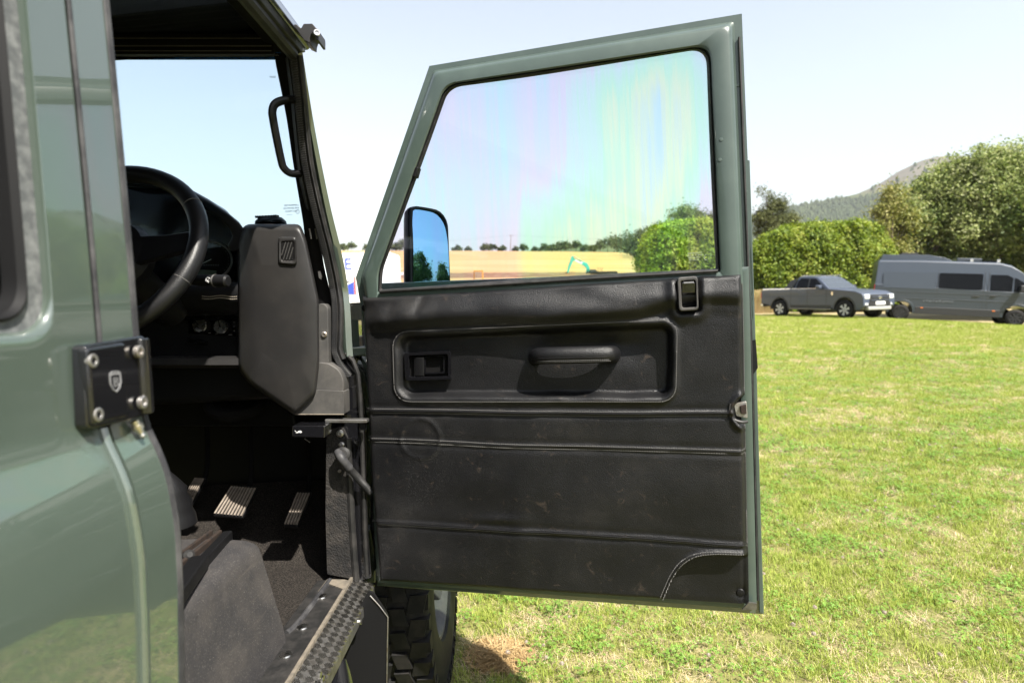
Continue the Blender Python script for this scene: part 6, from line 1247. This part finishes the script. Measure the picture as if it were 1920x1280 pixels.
MB().box(VB - .95, VB - .75, y0_ - .04, y0_ + .01, 1.24, 1.28).build('door_handle', M['trim'], vn, bevel=0.01)
MB().box(2.6, 2.85, y0_ - .03, y0_ + .01, 1.20, 1.24).build('door_handle', M['trim'], vn, bevel=0.01)
MB().box(VB + .82, VB + 1.0, y0_ + .02, y0_ + .30, .98, 1.24).build('headlamp', M['lamp'], vn, bevel=0.04)
MB().box(VB + .82, VB + 1.0, y1_ - .30, y1_ - .02, .98, 1.24).build('headlamp', M['lamp'], vn, bevel=0.04)
MB().box(-1.12, -1.06, y0_ + .01, y0_ + .12, 1.05, 1.6).build('tail_lamp', M['red'], vn, bevel=0.01)
m = MB(); m.loft([[Vector((x, y, z)) for y in (.28, 1.5)] + [Vector((x, y, 2.70)) for y in (1.52, .26)] for x, z in ((-.95, 2.70), (-.85, 2.98), (.9, 3.00), (1.55, 2.88), (1.8, 2.76))]); m.build('roof_pod', M['van_grey'], vn, bevel=0.03, seg=3)
MB().box(-.1, .55, .45, 1.2, 2.99, 3.08).build('roof_vent', M['trim'], vn, bevel=0.02)
MB().box(2.0, 2.9, .35, 1.4, 2.73, 2.88).build('roof_vent', M['van_grey'], vn, bevel=0.03)
MB().box(3.0, 3.5, .3, 1.5, 2.72, 2.80).build('solar_panel', M['car_glass'], vn, bevel=0.01)
for x in (2.45, 3.4): MB().box(x, x + .12, .22, .34, 2.71, 2.84).build('roof_bracket', M['chrome'], vn, bevel=0.01)
decal = mat('faded_decal', (0.085, 0.095, 0.11), 0.5)
m = MB()
for k in range(7): m.obox((.85 + k * .12, y0_ - .016, .93 + .02 * (k % 2)), (.03 + .012 * (k % 3), 0, 0), (0, .002, 0), (0, 0, .035))
tag(m.build('side_decal', decal, vn), kind='stuff')
MB().box(1.55, 1.95, y0_ - .018, y0_ - .01, .92, .97).build('side_decal', decal, vn)
# --- white box lorry by the field
lr = G(690, 36.0); mw = Matrix.Translation(Vector((lr.x, 36, 0))); lo_ = empty('box_lorry', mw, mw); tag(lo_, 'white box lorry parked at the edge of the field, left of the door', 'lorry')
wl = mat('white_lorry', (0.62, 0.62, 0.62), 0.4, coat=0.3); bl = mat('blue_print', (0.03, 0.06, 0.34), 0.5)
xr = G(739, 36).x - lr.x; zt_ = P(700, 473, 36).z
MB().prism([Vector((x, 0, z)) for x, z in rpoly([(-5.6, .95), (xr, .95), (xr, zt_), (-5.6, zt_)], [.05, .05, .30, .15], 6)], (0, 2.4, 0)).build('box_body', wl, lo_, bevel=0.04)
MB().box(-7.4, -5.7, .05, 2.3, .6, 3.0).build('cab', wl, lo_, bevel=0.15, seg=3)
MB().box(-7.3, xr - .1, .3, 2.1, .60, .94).build('chassis', M['trim'], lo_)
for x in (-6.6, -.9): road_wheel(lo_, x, .16, .48, -1, M['rim_silver'], M['trim']); road_wheel(lo_, x, 2.24, .48, 1, M['rim_silver'], M['trim'])
ex = G(654.5, 36).x - lr.x; text('side_lettering', 'E', .95, (ex, -.012, P(648, 496, 36).z), (1, 0, 0), (0, 0, 1), bl, lo_, .004)
m = MB(); q = lambda a, b_: Vector((G(a, 36).x - lr.x, -.014, P(a, b_, 36).z)); m.prism([q(652, 534), q(664, 528), q(664, 552), q(653, 552)], (0, .01, 0)); m.build('blue_panel', bl, lo_)
m = MB(); m.prism([q(651, 527), q(655, 527), q(655, 530), q(651, 530)], (0, .01, 0)); m.build('small_mark', M['trim'], lo_)
for a, b_ in ((485, 487), (507, 509)): m = MB(); m.prism([q(642, a), q(656, a), q(656, b_), q(642, b_)], (0, .008, 0)); m.build('printed_line', mat('pale_print', (0.45, 0.47, 0.55), .6), lo_)
MB().box(G(665, 36).x - lr.x, G(667.5, 36).x - lr.x, -.03, 0, P(666, 552, 36).z, P(666, 520, 36).z).build('marker_lamp', M['red'], lo_)
m = MB(); m.box(-5.0, xr - .05, -.06, .02, .75, .93); m.build('side_rail', mat('yellow_rail', (0.55, 0.40, 0.05), .5), lo_)
# --- excavator
tl_ = mat('teal_paint', (0.03, 0.30, 0.27), .45, coat=.3); DE = 92.0
zx = lambda x, y: (840 + x / 4.8, 420 + y / 4.8)
eb = G(1114, DE); ez = field_z(eb.x, DE) + .55; mw = Matrix.Translation(Vector((eb.x, DE, ez))); ex_ = empty('excavator', mw, Matrix.Identity(4)); tag(ex_, 'teal tracked excavator digging at the foot of the stubble field', 'excavator')
E = lambda x, y, d=0: P(*zx(x, y), DE + d)
def ebar(pts, nm, mt, th=.35, d=0): return MB().prism([E(x, y, d - th / 2) for x, y in pts], (0, th, 0)).build(nm, mt, ex_, bevel=.03)
ebar([(1262, 470), (1240, 455), (1248, 395), (1222, 372), (1140, 336), (1120, 318), (1122, 300), (1150, 316), (1215, 338), (1252, 352), (1276, 395)], 'boom', tl_)
ebar([(1140, 332), (1205, 362), (1212, 344), (1150, 318)], 'boom_sign', mat('white_sign', (.75, .77, .75), .5), .38)
ebar([(1110, 296), (1118, 287), (1130, 290), (1134, 318), (1098, 395), (1080, 458), (1064, 455), (1086, 370), (1104, 320)], 'stick', tl_, .3)
ebar([(1056, 440), (1078, 430), (1086, 462), (1066, 474), (1040, 474), (1036, 462), (1050, 458)], 'bucket', M['rust'], .9)
ebar([(1130, 292), (1134, 287), (1205, 330), (1202, 336)], 'ram', M['steel'], .12, -.25); ebar([(1084, 368), (1090, 366), (1106, 330), (1100, 328)], 'ram', M['steel'], .12, -.25)
cabx = ebar([(1278, 470), (1278, 408), (1330, 408), (1346, 425), (1346, 470)], 'cab', M['trim'], 1.2); 
m = MB(); m.prism([E(1285, 440, -.62), E(1285, 413, -.62), E(1326, 413, -.62), E(1338, 428, -.62), E(1338, 440, -.62)], (0, .02, 0)); m.build('cab_window', M['screen_glass'], cabx)
ebar([(1330, 480), (1330, 440), (1395, 438), (1412, 455), (1410, 480)], 'engine_cover', tl_, 2.2, .4)
ebar([(1236, 455), (1262, 400), (1270, 470)], 'boom_foot', M['trim'], .7)
for x in (1352, 1372, 1388): m = MB(); m.tube([E(x, 440, -.5), E(x, 392, -.5)], .035, 6); m.build('guard_rail', M['trim'], ex_)
for d in (-1.1, 1.1): m = MB(); m.prism([Vector((eb.x + a, DE + d - .25, ez + b_)) for a, b_ in rpoly([(-.6, -.75), (3.4, -.75), (3.4, -.05), (-.6, -.05)], .32)], (0, .5, 0)); m.build('track', M['tyre'], ex_)
# --- yellow dumper with roll bar
DD = 60.0; dbp = G(897.5, DD); dz_ = field_z(dbp.x, DD); mw = Matrix.Translation(Vector((dbp.x, DD, dz_))); du = empty('site_dumper', mw, mw); tag(du, 'yellow site dumper with an upright roll bar, in front of the field', 'dumper')
yo = mat('orange_yellow', (0.60, 0.27, 0.02), .5); zt2 = P(897, 508, DD).z - dz_
m = MB(); m.tube(spline([(-.42, .3, .6), (-.42, .3, zt2 - .1), (-.3, .3, zt2), (.3, .3, zt2), (.42, .3, zt2 - .1), (.42, .3, .6)], 4), .05, 8); m.build('roll_bar', yo, du)
MB().box(-.45, .45, -.3, .3, zt2 - .0, zt2 + .05).build('canopy', yo, du, bevel=.02)
MB().box(-.3, .2, .0, .4, .75, 1.2).build('seat', M['trim'], du, bevel=.05); MB().box(-.05, .3, -.2, .1, 1.2, 1.5).build('controls', mat('lime', (.5, .6, .05), .6), du, bevel=.05)
MB().box(-.7, .8, -.6, .7, .45, .85).build('chassis', yo, du, bevel=.05); m = MB(); m.prism([Vector(p) for p in ((-.8, -1.7, 1.15), (-.55, -1.5, .6), (.55, -1.5, .6), (.8, -1.7, 1.15))], (0, 1.0, 0)); m.build('skip', yo, du, bevel=.03)
for x in (-.8, .8):
    for y in (-.9, .7): road_wheel(du, x, y, .42, 1 if x > 0 else -1, M['trim'], yo) if 0 else MB().lathe([(.1, -.15), (.42, -.15), (.45, 0), (.42, .15), (.1, .15)], (x, y, .42), (1, 0, 0), 16).build('wheel', M['tyre'], du)
# --- power pole with its wires and a sign post
pb = G(958.5, 300); pz = field_z(pb.x, 300); mw = Matrix.Translation(Vector((pb.x, 300, pz))); po = empty('power_pole', mw, mw); tag(po, 'wooden power pole with cross arm on the skyline of the stubble field', 'power pole'); wd = mat('pole_wood', (.16, .13, .11), .9)
hp2 = P(960, 440, 300).z - pz
MB().tube([(0, 0, -.3), (.5, 0, hp2)], [.20, .14], 8).build('post', wd, po); MB().box(-.5, 1.5, -.08, .08, hp2 - .5, hp2 - .3).build('cross_arm', wd, po)
for sgn, nm in ((-1, 'wire'), (1, 'wire')):
    m = MB(); m.tube(spline([(.5, 0, hp2 - .3), (.5 + sgn * 45, 15, hp2 - 1.6 - 0 * sgn), (.5 + sgn * 95, 30, hp2 - .5 + (2 if sgn < 0 else -1.5))], 8), .022, 4); m.build(nm, M['trim'], po)
sb_ = G(757, 70); mw = Matrix.Translation(Vector((sb_.x, 70, field_z(sb_.x, 70)))); sp2 = empty('sign_post', mw, mw); tag(sp2, 'small white signs on a thin grey post beside the white lorry', 'sign post'); gp = mat('grey_post', (.4, .42, .45), .6)
zz = P(757, 508, 70).z - mw.translation.z; MB().tube([(.1, 0, -.2), (.1, 0, zz)], .035, 6).build('post', gp, sp2); MB().box(-.45, .05, -.02, .02, zz - .45, zz - .15).build('sign', wl, sp2); MB().box(.15, .6, -.02, .02, zz - .3, zz + .0).build('sign', wl, sp2)

# ------------------------------------------------------------------ summer haze: one closed box of thin even air round everything
hm = bpy.data.materials.new('haze_air'); hm.use_nodes = True; t = hm.node_tree; t.nodes.clear(); ho = t.nodes.new('ShaderNodeOutputMaterial'); hv = t.nodes.new('ShaderNodeVolumePrincipled')
hv.inputs['Color'].default_value = (0.90, 0.94, 1.0, 1); hv.inputs['Density'].default_value = 0.00009; t.links.new(hv.outputs[0], ho.inputs['Volume'])
tag(MB().box(-2700, 2800, -2700, 2800, -3.0, 360).build('haze', hm, flat=True), 'thin summer haze in the air over the field and the hill', kind='stuff')
